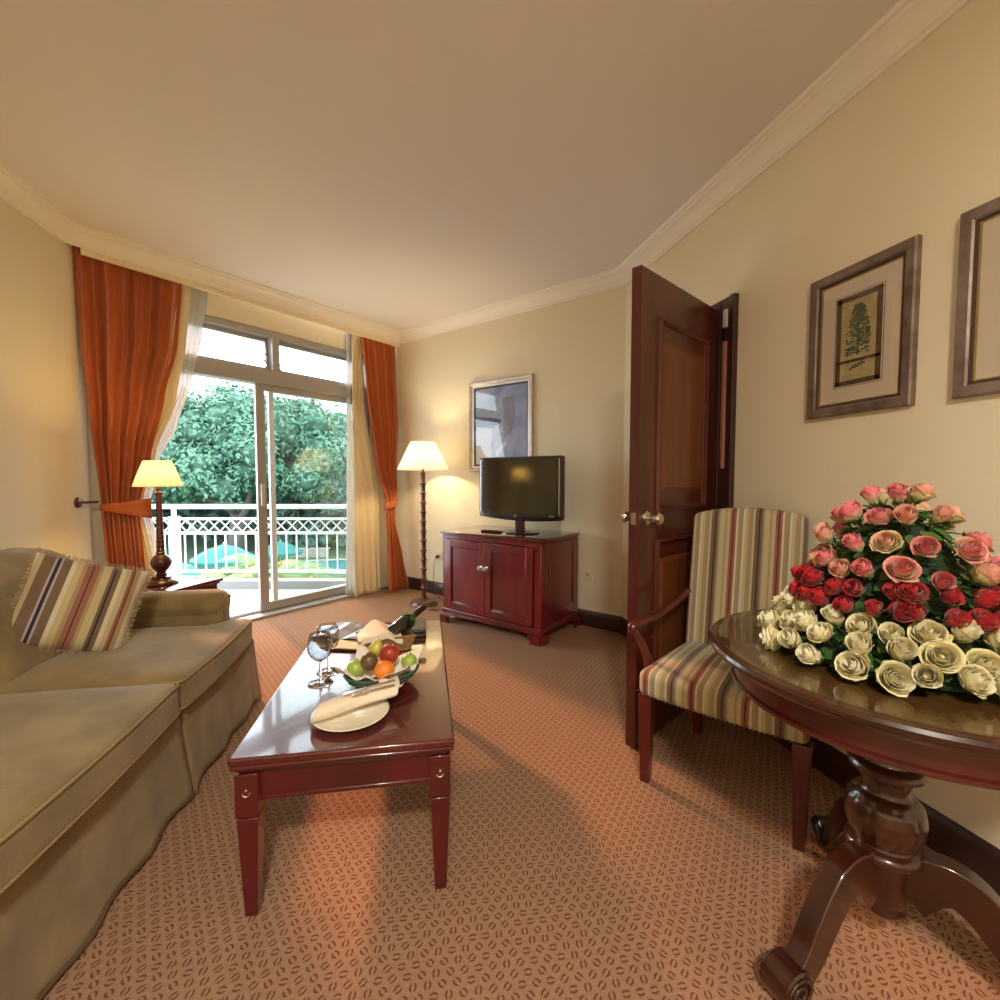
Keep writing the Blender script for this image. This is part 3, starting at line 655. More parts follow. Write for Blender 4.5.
# seat cushions
def seat(y0, y1, tfar=False, tnear=False):
    def wp(p):
        x, y, z = p; cx = (x+.355)/.4; cy = (y-(y0+y1)/2)/((y1-y0)/2)
        if z > .41: z += .030*max(0, 1-cx*cx)*max(0, 1-cy**4)*(z-.41)/.052
        if tfar:
            k = max(0, min(1, (x+.13)/.06)); k = k*k*(3-2*k); yy = (y-y0)/(y1-y0); y = y0 + yy*((y1-y0)+.105*k)
        if tnear:
            k = max(0, min(1, (x+.13)/.06)); k = k*k*(3-2*k); yy = (y1-y)/(y1-y0); y = y1 - yy*((y1-y0)+.105*k)
        return (x + .012*math.sin(PI*(y-y0)/(y1-y0)) if x > -.05 else x, y, z)
    m = MB().rbox(-.74, .025, y0, y1, .332, .462, .032, 14, wp); c = m.build('seat_cushion', sofa_m, sf, sharp=0)
    for zz in (.352, .445):
        pts = []
        for i in range(40):
            t = i/39; y = lerp(y0+.015, y1-.015, t); p = wp([.025-.004, y, zz]); pts.append((p[0]+.001, p[1], zz + (.006 if zz > .4 else 0)))
        p0 = wp([-.5, y1-.006 if not tnear else y1-.006, zz]);
        if not tfar: pts += [tuple(wp([.015, y1-.004, zz])[:2])+(zz+(.006 if zz > .4 else 0),), (-.30, y1-.001, zz+(.008 if zz > .4 else 0))]
        if not tnear: pts = [(-.30, y0+.001, zz+(.008 if zz > .4 else 0)), (.013, y0+.004, zz+(.006 if zz > .4 else 0))] + pts
        MB().tube(pts, .0045, 8).build('piping', pipe_m, c, sharp=0)
seat(-.795, -.155, tfar=True); seat(-1.625, -.801); seat(N3+.155, -1.631, tnear=True)
# back cushions
def back(y0, y1):
    def wp(p):
        x, y, z = p; t = (z-.42)/.44; lean = -.20*t; cy = (y-(y0+y1)/2)/((y1-y0)/2)
        bul = .018*(1-cy*cy)*math.sin(PI*max(0, min(1, t))); end = -.05*max(0, t-.55)*cy**6
        return (x+lean+(bul if x > -.62 else 0), y, z+end+.012*math.sin(y*17+x*9)*max(0, t-.4)+.006*math.sin(y*41+z*13))
    MB().rbox(-.76, -.50, y0, y1, .42, .865, .085, 12, wp).build('back_cushion', sofa_m, sf, sharp=0)
back(-.80, -.135); back(-1.63, -.805); back(N3+.135, -1.635)
MB().rbox(-1.02, -.86, N3, 0, .10, .80, .05, 8).build('back_frame', sofa_m, sf, sharp=0)
# throw cushion
def cushion():
    UPV = Vector((0, 0, 1)); C = Vector((-1.213, 2.11, .672))
    ax = (RT*.33-UPV*.150+FW*.27)*.80; ay = (RT*.100+UPV*.345+FW*.20)*.84
    hxx, hyy = ax.length/2, ay.length/2; ax.normalize(); n = ax.cross(ay).normalized(); ay = n.cross(ax)
    M = Matrix(((ax.x, ay.x, n.x, C.x), (ax.y, ay.y, n.y, C.y), (ax.z, ay.z, n.z, C.z), (0, 0, 0, 1)))
    t = thing('throw_cushion', 'striped square cushion with a fringed edge leaning on the sofa back', 'cushion'); t.matrix_world = M
    def f(sg):
        def g(s, q):
            x, y = 2*s-1, 2*q-1; th = .062*(max(0, (1-x**4)*(1-y**4)))**.55; pin = 1-.06*(1-abs(x*y)**.7)
            px = x*hxx*(1-.05*(1-y*y)*0+0)*(1-.05*(1-abs(y)**2)*abs(x)) ; py = y*hyy*(1-.05*(1-abs(x)**2)*abs(y))
            return (px, py, sg*th+.004*math.sin(9*x+5*y))
        return g
    m = MB().grid(f(1), 40, 40); m2 = MB().grid(f(-1), 40, 40); m.add(m2.v, [tuple(reversed(q)) for q in m2.f])
    m.build('cover', pil_fab, t, sharp=0)
    fr_ = MB(); rnd = random.Random(4)
    for side in range(4):
        for i in range(46):
            q = 2*(i/45)-1; e = 1-.05*(1-q*q)
            x, y, dx, dy = ((q*hxx, -e*hyy, 0, -1), (q*hxx, e*hyy, 0, 1), (-e*hxx, q*hyy, -1, 0), (e*hxx, q*hyy, 1, 0))[side]
            l = .012+.004*rnd.random()
            fr_.tube([(x, y, 0), (x+dx*l+rnd.uniform(-.003, .003), y+dy*l+rnd.uniform(-.003, .003), rnd.uniform(-.004, .004))], .0022, 4)
    fr_.build('fringe', mat('fringe_yarn', (.52, .42, .26), .9, vary=(60, (.35, .22, .14))), t)
    return C, n
CC = cushion(); 

# ---------------------------------------------------------------- end table and table lamp
def endtable():
    e1 = Vector((-.46, -.89)).normalized(); e2 = Vector((-.89, .46)).normalized(); c = Vector((-1.095, 3.26)); cc = c+e1*.24+e2*.24
    t = thing('end_table', 'square red mahogany side table between the sofa arm and the left curtain', 'side table', (cc.x, cc.y, 0), math.atan2(e1.y, e1.x))
    MB().rbox(-.25, .25, -.25, .25, .508, .530, .008, 4).build('table_top', maho_top, t)
    MB().box(-.235, .235, -.235, .235, .495, .508).box(-.225, .225, -.225, .225, .43, .495).build('apron', maho, t, bevel=.003)
    for sx in (-1, 1):
        for sy in (-1, 1): MB().taper(sx*.20, sy*.20, 0, .43, .016, .016, .025, .025).build('leg', maho, t, bevel=.002)
    MB().box(-.19, .19, -.19, .19, .15, .17).build('shelf', maho, t, bevel=.003)
    return cc
et = endtable()
TL = (-1.385, 3.155, .5305)
tl = thing('table_lamp', 'turned dark wood table lamp with a glowing cream shade on the side table', 'table lamp', TL)
MB().lathe([(.085, 0), (.087, .008), (.080, .018), (.060, .026), (.050, .036), (.052, .044), (.030, .052)], 36).build('base', lampw, tl, sharp=35)
prf = [(.022, .05), (.030, .060), (.022, .070), (.034, .085), (.050, .108), (.055, .130), (.050, .152), (.034, .172), (.020, .182), (.028, .190), (.018, .198)]
MB().lathe(prf, 32).build('ball', lampw, tl, sharp=35)
prf = [(.021, .196)]
for i in range(12):
    z = .21+.0275*i; prf += [(.021-.0005*i, z), (.0185-.0004*i, z+.006), (.0215-.0005*i, z+.014), (.0205-.0005*i, z+.024)]
prf += [(.024, .545), (.024, .555), (.012, .560), (.012, .60)]
MB().lathe(prf, 24).build('column', lampw, tl, sharp=35)
MB().lathe([(.126, .590), (.070, .742)], 48, cap=False).build('lamp_shade', shade_t, tl, solid=.0015, sharp=0)
MB().tube([(.126*math.cos(a), .126*math.sin(a), .590) for a in [2*PI*i/48 for i in range(49)]], .002, 6).build('shade_trim', mat('shade_trim', (.7, .55, .3), .7), tl, sharp=0)
MB().sphere((0, 0, .635), .022, 16).build('bulb', mat('bulb_glass', (.9, .9, .85), .3), tl)
light('table_lamp_light', 'POINT', (0, 0, .69), 10, (1, .68, .24), shadow_soft_size=.03, parent=tl)

# ---------------------------------------------------------------- floor lamp
FLp = (.255, 4.27, 0)
fl = thing('floor_lamp', 'tall turned bamboo-style floor lamp with a glowing cream shade in the corner', 'floor lamp', FLp)
MB().lathe([(.128, 0), (.130, .010), (.122, .020), (.112, .022), (.108, .034), (.060, .046), (.030, .052), (.026, .070)], 40).build('base', lampw, fl, sharp=35)
prf = [(.024, .05)]
for i in range(13):
    z = .075+.088*i; prf += [(.021, z), (.0205, z+.030), (.023, z+.066), (.031, z+.074), (.031, z+.080), (.022, z+.086)]
prf += [(.026, 1.225), (.014, 1.235), (.012, 1.28)]
MB().lathe(prf, 24).build('pole', lampw, fl, sharp=40)
MB().lathe([(.232, 1.245), (.110, 1.495)], 56, cap=False).build('lamp_shade', shade_m, fl, solid=.0015, sharp=0)
MB().tube([(.232*math.cos(a), .232*math.sin(a), 1.245) for a in [2*PI*i/56 for i in range(57)]], .0022, 6).build('shade_trim', mat('shade_trim', (.7, .55, .3), .7), fl, sharp=0)
MB().sphere((0, 0, 1.31), .026, 16).build('bulb', mat('bulb_glass', (.9, .9, .85), .3), fl)
light('floor_lamp_light', 'POINT', (0, 0, 1.38), 16, (1, .74, .42), shadow_soft_size=.03, parent=fl)
# cord coiled on the carpet and plugged into the wall
q = [BW(.62, -.005), BW(.60, -.05)]
cdp = [(BW(.61, -.045).x, BW(.61, -.045).y, .385), (BW(.59, -.05).x, BW(.59, -.05).y, .30), (BW(.575, -.04).x, BW(.575, -.04).y, .15), (BW(.57, -.05).x, BW(.57, -.05).y, .02),
       (.46, 4.24, .006), (.43, 4.15, .006), (.36, 4.06, .006), (.30, 4.05, .006), (.34, 4.12, .006), (.42, 4.10, .006), (.40, 4.02, .006), (.31, 4.03, .006), (.255, 4.10, .006), (.25, 4.16, .02)]
def smooth_path(p, k=5):
    p = [Vector(q) for q in p]; out = []
    for i in range(len(p)-1):
        a, b, c, d = p[max(i-1, 0)], p[i], p[i+1], p[min(i+2, len(p)-1)]
        for j in range(k):
            t = j/k; out.append(.5*((2*b)+(c-a)*t+(2*a-5*b+4*c-d)*t*t+(3*b-a-3*c+d)*t**3))
    return out+[p[-1]]
MB().tube([Vector(x)-Vector(FLp) for x in smooth_path(cdp)], .003, 6).build('power_cord', blackp, fl, sharp=0)
def outlet(s_, z, label, plug):
    p = BW(s_, 0); t = thing('wall_outlet', label, 'wall outlet', (p.x, p.y, z), BANG, 'wall outlets')
    MB().rbox(-.040, .040, -.009, 0, -.04, .04, .004, 3).build('cover_plate', mat('cream_plastic', (.74, .66, .48), .4), t)
    MB().box(-.012, -.006, -.0095, -.0085, -.005, .010).box(.006, .012, -.0095, -.0085, -.005, .010).box(-.003, .003, -.0095, -.0085, .012, .022).build('socket_slot', blackp, t, smooth=False)
outlet(.615, .39, 'cream wall outlet with a black plug left of the television cabinet', True)
outlet(2.24, .40, 'small cream wall outlet right of the television cabinet', False)
p = BW(.615, -.010); pg = thing('power_plug', 'black plug pushed into the outlet left of the television cabinet', 'plug', (p.x, p.y, .385), BANG)
MB().rbox(-.016, .016, -.030, 0, -.016, .016, .007, 4).build('plug_body', blackp, pg)
MB().tube([(0, -.028, -.002), (0, -.040, -.010)], .005, 8).build('strain_relief', blackp, pg)

# ---------------------------------------------------------------- TV cabinet (back wall coordinates)
cc = BW(1.700, -.31); tvc = thing('television_cabinet', 'red mahogany two-door cabinet under the television', 'cabinet', (cc.x, cc.y, 0), BANG)
W2, D2, CHt = .462, .278, .742
MB().rbox(-W2-.022, W2+.022, -D2-.022, D2+.01, CHt-.020, CHt, .008, 4).build('top', maho_top, tvc)
MB().box(-W2-.008, W2+.008, -D2-.008, D2, CHt-.034, CHt-.020).build('top_moulding', cabm, tvc, bevel=.004)
b = MB().box(-W2, W2, -D2+.02, D2, .10, CHt-.034)
b.box(-W2, -W2+.035, -D2, -D2+.03, .10, CHt-.034).box(W2-.055, W2, -D2, -D2+.03, .10, CHt-.034).box(-W2, W2, -D2+.002, -D2+.03, CHt-.060, CHt-.034).box(-W2, W2, -D2+.002, -D2+.03, .10, .115)
b.build('body', cabm, tvc, bevel=.002)
# side panel frames
for sx in (-1, 1):
    x = sx*W2
    fz = MB()
    for (y0, y1, z0, z1) in ((-D2+.0, -D2+.10, .11, CHt-.04), (D2-.08, D2, .11, CHt-.04), (-D2+.1, D2-.08, CHt-.13, CHt-.04), (-D2+.1, D2-.08, .11, .20)): fz.box(min(x, x+sx*.008), max(x, x+sx*.008), y0, y1, z0, z1)
    fz.build('side_frame', cabm, tvc, bevel=.003)
    MB().box(min(x, x+sx*.005), max(x, x+sx*.005), -D2+.13, D2-.11, .23, CHt-.16).build('side_panel', cabm, tvc, bevel=.003)
pn = MB().box(-W2-.014, W2+.014, -D2-.014, D2, .075, .108).box(-W2-.008, W2+.008, -D2-.008, D2, .060, .075); pn.build('plinth', cabm, tvc, bevel=.004)
for sx in (-1, 1):
    for sy in (-1, 1):
        x0 = sx*(W2+.012); y0 = sy*(D2+.012) if sy < 0 else D2
        f = MB().prism([(0, 0), (.085, 0), (.075, .02), (.062, .035), (.11, .062), (0, .062)], 0, .022, M=Matrix.Translation((x0, y0, 0)) @ Matrix.Scale(-sx, 4, (1, 0, 0)) @ Matrix.Rotation(PI/2, 4, 'X') @ Matrix.Scale(-sy if sy < 0 else 1, 4, (0, 0, 1)) )
        f.prism([(0, 0), (.085, 0), (.075, .02), (.062, .035), (.11, .062), (0, .062)], 0, .022, M=Matrix.Translation((x0, y0, 0)) @ Matrix.Rotation(PI/2, 4, 'Z') @ Matrix.Scale(-sy, 4, (1, 0, 0)) @ Matrix.Rotation(PI/2, 4, 'X') @ Matrix.Scale(1 if sx > 0 else -1, 4, (0, 0, 1)))
        f.build('foot', cabm, tvc, smooth=False)
def cabdoor(x0, x1, knobx):
    z0, z1 = .118, CHt-.062; y = -D2
    d = MB().box(x0, x1, y-.004, y+.016, z0, z1)
    e = .055
    d2 = MB().box(x0, x0+e, y-.018, y-.002, z0, z1).box(x1-e, x1, y-.018, y-.002, z0, z1).box(x0+e, x1-e, y-.018, y-.002, z0, z0+e).box(x0+e, x1-e, y-.018, y-.002, z1-e, z1)
    d.v += []; o = d2.build('door', cabm, tvc, bevel=.003)
    d.build('door_panel', cabm, o, smooth=False)
    m = MB(); 
    for (a, b_, c_, d_) in ((x0+e, x0+e+.008, z0+e, z1-e), (x1-e-.008, x1-e, z0+e, z1-e), (x0+e, x1-e, z0+e, z0+e+.008), (x0+e, x1-e, z1-e-.008, z1-e)): m.box(a, b_, y-.012, y-.003, c_, d_)
    m.build('bead', maho, o, bevel=.003)
    M = Matrix.Translation((knobx, y-.018, .485)) @ Matrix.Rotation(PI/2, 4, 'X')
    MB().lathe([(.018, 0), (.018, .003), (.008, .006), (.007, .018), (.017, .026), (.019, .034), (.013, .041), (.002, .042)], 20, M=M).build('knob', chrome, o, sharp=30)
cabdoor(-W2+.038, -.0255, -.050); cabdoor(-.0225, W2-.058, .004)
# television
p = BW(1.815, -.335); TVZ = CHt+.0005
tv = thing('television', 'black flat-screen television on a swivel stand on the cabinet', 'television', (p.x, p.y, TVZ), BANG)
MB().lathe([(.0, 0), (.165, 0), (.170, .004), (.165, .010), (.06, .020), (.03, .024)], 48, M=Matrix.Scale(.62, 4, (0, 1, 0)), cap=False).build('stand_base', blackp, tv, sharp=40)
MB().box(-.038, .038, -.012, .022, .015, .155).build('stand_neck', mat('stand_dark_red', (.05, .008, .01), .2, coat=.6), tv, bevel=.006)
def tvw(p):
    x, y, z = p
    if z < .30: z -= .022*(1-(x/.385)**2)*(.30-z)/.19*1.0
    return (x, y, z)
MB().rbox(-.385, .385, -.030, .030, .115, .592, .012, 20, tvw).build('bezel', blackp, tv, sharp=0)
MB().rbox(-.30, .30, .028, .075, .17, .54, .02, 5).build('rear_housing', blackp, tv, sharp=0)
scr = mat('television_screen', (.020, .017, .004), .11, spec=.9)  # olive base colour stands in for the reflected yellow-lit wall
MB().box(-.350, .350, -.0335, -.030, .160, .565).build('screen', scr, tv, smooth=False)
silver = mat('silver_trim', (.55, .55, .60), .25, metal=.9)
for sx in (-1, 1): MB().box(sx*.366-.004, sx*.366+.004, -.0325, -.030, .15, .57).build('speaker_strip', silver, tv, smooth=False)
def text(body, size, loc, rot, m, parent, name):
    c = bpy.data.curves.new(name, 'FONT'); c.body = body; c.size = size; c.extrude = .0003; c.align_x = 'CENTER'
    o = bpy.data.objects.new(name, c); COL.objects.link(o); o.parent = parent; o.location = loc; o.rotation_euler = rot; c.materials.append(m)
    bpy.context.view_layer.update(); dg = bpy.context.evaluated_depsgraph_get(); me = bpy.data.meshes.new_from_object(o.evaluated_get(dg))
    o2 = bpy.data.objects.new(name, me); COL.objects.link(o2); o2.parent = parent; o2.location = loc; o2.rotation_euler = rot
    if not me.materials: me.materials.append(m)
    bpy.data.objects.remove(o); return o2
lgm = mat('logo_silver', (.7, .7, .72), .3, metal=.5)
text('LG', .020, (-.020, -.0345, .126), (PI/2, 0, 0), lgm, tv, 'logo')
text('LCD HD', .012, (.305, -.0345, .140), (PI/2, 0, 0), lgm, tv, 'lettering')
MB().tube([(.038+.013*math.cos(a), -.034, .118+.013*math.sin(a)) for a in [2*PI*i/24 for i in range(25)]], .002, 6).build('power_ring', darkm, tv, sharp=0)
p = BW(1.63, -.46); rc = thing('remote_control', 'black remote control lying on the cabinet left of the television stand', 'remote control', (p.x, p.y, CHt+.0005), BANG+R(10))
MB().rbox(-.085, .085, -.022, .022, 0, .018, .007, 4).build('casing', blackp, rc)
k = MB()
for i in range(7):
    for j in range(3): k.box(-.065+i*.018, -.055+i*.018, -.013+j*.010, -.007+j*.010, .018, .0195)
k.build('buttons', mat('grey_rubber', (.12, .12, .13), .6), rc, smooth=False)

# ---------------------------------------------------------------- framed pictures
def frame_prof(hw, hh, prof, m, name, parent, y=0):          # prof: (inset from outer edge, depth towards the room)
    mb = MB(); n = len(prof)
    for sx, sz in ((-1, -1), (1, -1), (1, 1), (-1, 1)):
        for a, d in prof: mb.v.append((sx*(hw-a), -d, sz*(hh-a)))
    for i in range(4):
        for j in range(n-1): mb.f.append((i*n+j, ((i+1) % 4)*n+j, ((i+1) % 4)*n+j+1, i*n+j+1))
    return mb.build(name, m, parent, sharp=20)
silverf = mat('silver_frame', (.46, .40, .34), .4, metal=.3, vary=(20, (.58, .52, .45)))
silverin = mat('pale_silver_fillet', (.72, .68, .66), .3, metal=.3)
pewter = mat('pewter_frame', (.17, .125, .095), .38, metal=.55, vary=(14, (.30, .24, .21)), bump=(60, .1))
pewter2 = mat('dark_fillet', (.05, .03, .025), .4)
gold = mat('gold_slip', (.45, .33, .12), .35, metal=.7)
# blue picture above the television
hwp, hhp = .345, .405
p = BW(1.382, 0); bp_ = thing('framed_picture', 'blue abstract picture in a silver frame behind the television', 'picture', (p.x, p.y, 1.633), BANG, None)
frame_prof(hwp, hhp, [(0, 0), (0, .028), (.006, .032), (.026, .026), (.034, .018)], silverf, 'frame', bp_)
frame_prof(hwp-.034, hhp-.034, [(0, .008), (0, .020), (.012, .018), (.016, .012)], silverin, 'inner_fillet', bp_)
frame_prof(hwp-.050, hhp-.050, [(0, .006), (0, .014), (.014, .011), (.014, .006)], pewter2, 'dark_fillet', bp_)
def blue_art():
    m = bpy.data.materials.new('blue_abstract_art'); m.use_nodes = True; nt = m.node_tree; b = nt.nodes['Principled BSDF']; L = nt.links.new
    b.inputs['Roughness'].default_value = .5; tc = nt.nodes.new('ShaderNodeTexCoord'); n = nt.nodes.new('ShaderNodeTexNoise'); n.inputs['Scale'].default_value = 4.5; n.inputs['Detail'].default_value = 6; n.inputs['Distortion'].default_value = .8
    L(tc.outputs['Object'], n.inputs['Vector']); r = nt.nodes.new('ShaderNodeValToRGB'); e = r.color_ramp.elements
    e[0].position = .3; e[0].color = (*srgb(126, 146, 188), 1); e[1].position = .72; e[1].color = (*srgb(190, 186, 200), 1)
    q = e.new(.5); q.color = (*srgb(156, 174, 212), 1); L(n.outputs['Fac'], r.inputs[0]); L(r.outputs[0], b.inputs['Base Color']); return m
art = MB().box(-hwp+.062, hwp-.062, -.006, -.002, -hhp+.062, hhp-.062).build('artwork', blue_art(), bp_, smooth=False)
def patch(poly_, m, z=.0065, parent=art, name='painted_shape'):
    mb = MB(); mb.prism([(x, y) for x, y in poly_], 0, .0006, M=Matrix.Translation((0, -z, 0)) @ Matrix.Rotation(PI/2, 4, 'X')); return mb.build(name, m, parent, smooth=False)
pw = mat('art_white', srgb(206, 214, 232), .6); pbl = mat('art_pale_blue', srgb(150, 164, 190), .6, vary=(14, srgb(176, 184, 206))); pdk = mat('art_slate', srgb(78, 84, 108), .6); prs = mat('art_mauve', srgb(158, 156, 172), .6, vary=(10, srgb(134, 142, 168)))
patch([(-.28, -.34), (-.10, -.34), (-.10, -.14), (-.085, -.02), (-.28, .0)], pw)
patch([(-.28, .005), (-.085, -.015), (.0, .02), (.015, .05), (-.08, .07), (-.28, .10)], pdk)
patch([(-.28, .11), (-.10, .08), (.02, .06), (.03, .14), (-.04, .20), (-.12, .17), (-.28, .21)], pbl, .0072)
patch([(.03, -.12), (.12, -.08), (.16, .06), (.14, .25), (.02, .24), (.035, .12)], prs, .0068)
patch([(-.12, -.21), (.04, -.07), (.05, -.04), (-.10, -.14)], pbl, .0075)
patch([(-.03, -.27), (.07, -.16), (.07, -.13), (-.06, -.235)], pw, .0078)
patch([(-.085, -.06), (-.02, -.09), (.0, -.02), (-.06, .01)], pbl, .0078)
MB().box(-hwp+.060, hwp-.060, -.0105, -.0095, -hhp+.060, hhp-.060).build('glass', pic_glass, bp_, smooth=False)

# botanical prints on the right wall (local -y faces the room)
paper = mat('mat_board', srgb(214, 200, 178), .8); paper2 = mat('aged_paper', srgb(190, 174, 128), .8, vary=(40, srgb(176, 158, 112)))
brn = mat('brown_slip', (.10, .062, .035), .5, vary=(30, (.15, .10, .06)))
ink = mat('dark_ink', (.03, .045, .03), .7)
tgreen = mat('print_green', (.05, .10, .06), .8, vary=(70, (.13, .17, .09)))
treed = mat('print_green_light', (.12, .15, .10), .8, vary=(80, (.20, .20, .12)))
def botanical(y, label, variant):
    t = thing('framed_print', label, 'picture', (XR, y, 1.683), -PI/2, 'framed botanical prints on the right wall')
    hw, hh = .194, .271
    frame_prof(hw, hh, [(0, 0), (0, .020), (.004, .026), (.030, .022), (.036, .018)], pewter, 'frame', t)
    frame_prof(hw-.036, hh-.036, [(0, .006), (0, .018), (.006, .016), (.008, .010)], pewter2, 'dark_fillet', t)
    frame_prof(hw-.044, hh-.044, [(0, .006), (0, .012), (.004, .011), (.005, .007)], gold, 'gold_slip', t)
    MB().box(-hw+.046, hw-.046, -.008, -.002, -hh+.046, hh-.046).build('mount', paper, t, smooth=False)
    a, b0, b1 = .084, -.150, .150
    frame_prof(a+.007, .170, [(0, .008), (0, .0086), (.002, .0086), (.002, .008)], brn, 'ruled_line', t)
    fr2 = MB()
    for bx in ((-a, -a+.018, -.163, .163), (a-.018, a, -.163, .163), (-a, a, .144, .163), (-a, a, -.163, -.146), (-a, a, -.082, -.071)): fr2.box(bx[0], bx[1], -.0105, -.008, bx[2], bx[3])
    fr2.build('print_border', brn, t, smooth=False)
    pr2 = MB().box(-a+.01, a-.01, -.0088, -.008, -.155, .155).build('print_sheet', paper2, t, smooth=False)
    rnd = random.Random(variant); tr_ = MB(); tl_ = MB()
    M0 = Matrix.Rotation(PI/2, 4, 'X')
    for i in range(420):
        h = rnd.random()**.8; z = lerp(-.058, .124, h); wdt = (.047 if variant == 1 else .050)*(math.sin(PI*min(1, (1-h)*.52+.13)) ** (1.1)); 
        x = rnd.uniform(-1, 1)*wdt*(1-.15*h); s = rnd.uniform(.003, .0065); dn = .35
        q = [(x-s*1.4, z-s*dn), (x, z-s*.7), (x+s*1.4, z-s*dn), (x+s*.4, z+s*.5), (x-s*.4, z+s*.5)]
        (tr_ if rnd.random() < .62 else tl_).prism(q, .0089+.00001*(i % 9), .0091+.00001*(i % 9), M=M0)
    tr_.prism([(-.004, -.060), (.004, -.060), (.002, .10), (-.002, .10)], .00885, .0089, M=M0)
    tr_.build('printed_tree', tgreen, pr2, smooth=False); tl_.build('printed_tree_highlights', treed, pr2, smooth=False)
    sg_ = MB()
    for i in range(9):
        x = -.028+.006*i; an = (.9 if i % 2 else -.6); Mx = Matrix.Translation((0, -.009, 0)) @ Matrix.Rotation(PI/2, 4, 'X') @ Matrix.Translation((x, -.104+.0018*i, 0)) @ Matrix.Rotation(an, 4, 'Z')
        sg_.prism([(0, -.0012), (.006, -.003), (.013, 0), (.006, .003), (0, .0012)], 0, .0003, M=Mx)
    sg_.prism([(-.034, -.108), (-.034, -.110), (.028, -.090), (.028, -.088)], .009, .0093, M=M0)
    sg_.build('printed_twig', ink, pr2, smooth=False)
    MB().box(-hw+.046, hw-.046, -.0135, -.0125, -hh+.046, hh-.046).build('glass', pic_glass, t, smooth=False)
botanical(1.371, 'botanical print of a conifer in a pewter frame, between the door and the cropped print', 1)
botanical(.869, 'pewter-framed print cut by the right edge of the view, right of the conifer print', 2)

# ---------------------------------------------------------------- striped armchair
cth = R(-53.13); cw = Vector((.6, -.8)); cbk = Vector((.8, .6)); cc = Vector((1.266, 1.504))
ch = thing('armchair', 'striped upholstered armchair with wooden arms between the door and the round table', 'armchair', (cc.x, cc.y, 0), cth)
def seatw(p):
    x, y, z = p; t = (y+.25)/.49; x *= lerp(1, .84, max(0, min(1, t)))
    if z > .40: z += .030*max(0, 1-(x/.26)**2)*max(0, 1-((y)/.26)**2)
    if z > .34 : y -= .012*(1-(x/.27)**2)*max(0, 1-(y+.25)/.2)
    return (x, y, z)
st = MB().rbox(-.272, .284, -.255, .235, .340, .440, .028, 14, seatw).build('seat', chair_fab, ch, sharp=0)
nlm = mat('dark_nails', (.07, .035, .025), .35, metal=.7)
nl = MB()
for i in range(36):
    x = lerp(-.255, .258, i/35); nl.sphere((x, -.2565-.010*(1-(x/.27)**2), .350), .0042, 8)
nl.build('nailhead_trim', nlm, ch, sharp=0)
for sx in (-1, 1):
    nl = MB()
    for i in range(32):
        y = lerp(-.24, .215, i/31); k = lerp(1, .84, (y+.25)/.49); nl.sphere((sx*.275*k, y, .350), .0042, 8)
    nl.build('nailhead_trim', nlm, ch, sharp=0)
def backw(p):
    x, y, z = p; t = (z-.43)/.56; x *= lerp(1.0, .99, t); cx = x/.22
    if z > .85: z += (.026*(1-cx*cx))*(z-.85)/.14
    return (x, y+.085*t+.018*cx*cx*(-1)*t*.6, z)
MB().rbox(-.240, .205, .175, .235, .40, 1.015, .024, 14, backw).build('backrest', chair_fab, ch, sharp=0)
for sx in (-1, 1):
    MB().taper(0, 0, 0, .345, .0165, .0165, .026, .026, M=Matrix.Translation((.262 if sx > 0 else -.243, -.228, 0))).build('leg', chairw, ch, bevel=.002)
    l = MB(); sh = Matrix(((1, 0, 0, 0), (0, 1, -.14, .255), (0, 0, 1, 0), (0, 0, 0, 1)))
    l.taper(sx*.195, 0, 0, .345, .016, .018, .021, .026, M=sh); l.build('leg', chairw, ch, bevel=.002)
    pts = smooth_path([(sx*.268, -.13, .36), (sx*.272, -.15, .44), (sx*.278, -.195, .52), (sx*.288, -.245, .585), (sx*.288, -.268, .602), (sx*.284, -.235, .612), (sx*.270, -.12, .610), (sx*.250, .04, .632), (sx*.232, .19, .670)], 5)
    n_ = len(pts); rr = [lerp(.022, .016, min(1, i/12)) if i < 16 else (.019 if i < 26 else .016) for i in range(n_)]
    MB().tube(pts, rr, 12, flat=.8).build('arm', chairw, ch, sharp=0)

# ---------------------------------------------------------------- round pedestal table
TC = (1.170, .857, 0)
rt = thing('pedestal_table', 'round dark walnut pedestal table with three scrolled feet under the roses', 'table', TC)
MB().lathe([(.300, .708), (.372, .708), (.380, .714), (.384, .722), (.393, .724), (.400, .730), (.402, .738), (.398, .7445), (.388, .7460), (.0, .7460)], 96, cap=False).build('table_top', walnut_top, rt, sharp=35)
MB().lathe([(.372, .7075), (.380, .7135), (.384, .7215), (.393, .7235), (.4005, .7295), (.4025, .738), (.3985, .745), (.380, .7465), (.380, .742)], 96, cap=False).build('rim_moulding', walnut, rt, sharp=35)
MB().lathe([(.300, .635), (.338, .635), (.344, .640), (.344, .648), (.338, .652), (.338, .700), (.346, .704), (.346, .709), (.300, .709)], 96).build('apron', mat('apron_mahogany', (.075, .008, .006), .28, coat=.8, vary=(10, (.04, .005, .004), (1, 1, .2))), rt, sharp=35)
MB().lathe([(.360, .7468), (.378, .7468), (.380, .7485), (.378, .7505), (.0, .7505)], 96, cap=False).build('glass_top', table_glass, rt, sharp=35)
col = [(.0, .105), (.030, .106), (.045, .112), (.050, .122), (.046, .134), (.050, .15), (.052, .24), (.058, .252), (.076, .258), (.080, .268), (.076, .278), (.062, .284), (.060, .290), (.070, .300), (.079, .325), (.082, .355), (.076, .385), (.062, .402), (.052, .410), (.048, .420), (.052, .445), (.060, .458), (.075, .464), (.078, .474), (.072, .484), (.056, .490), (.052, .50), (.058, .54), (.075, .60), (.090, .64)]
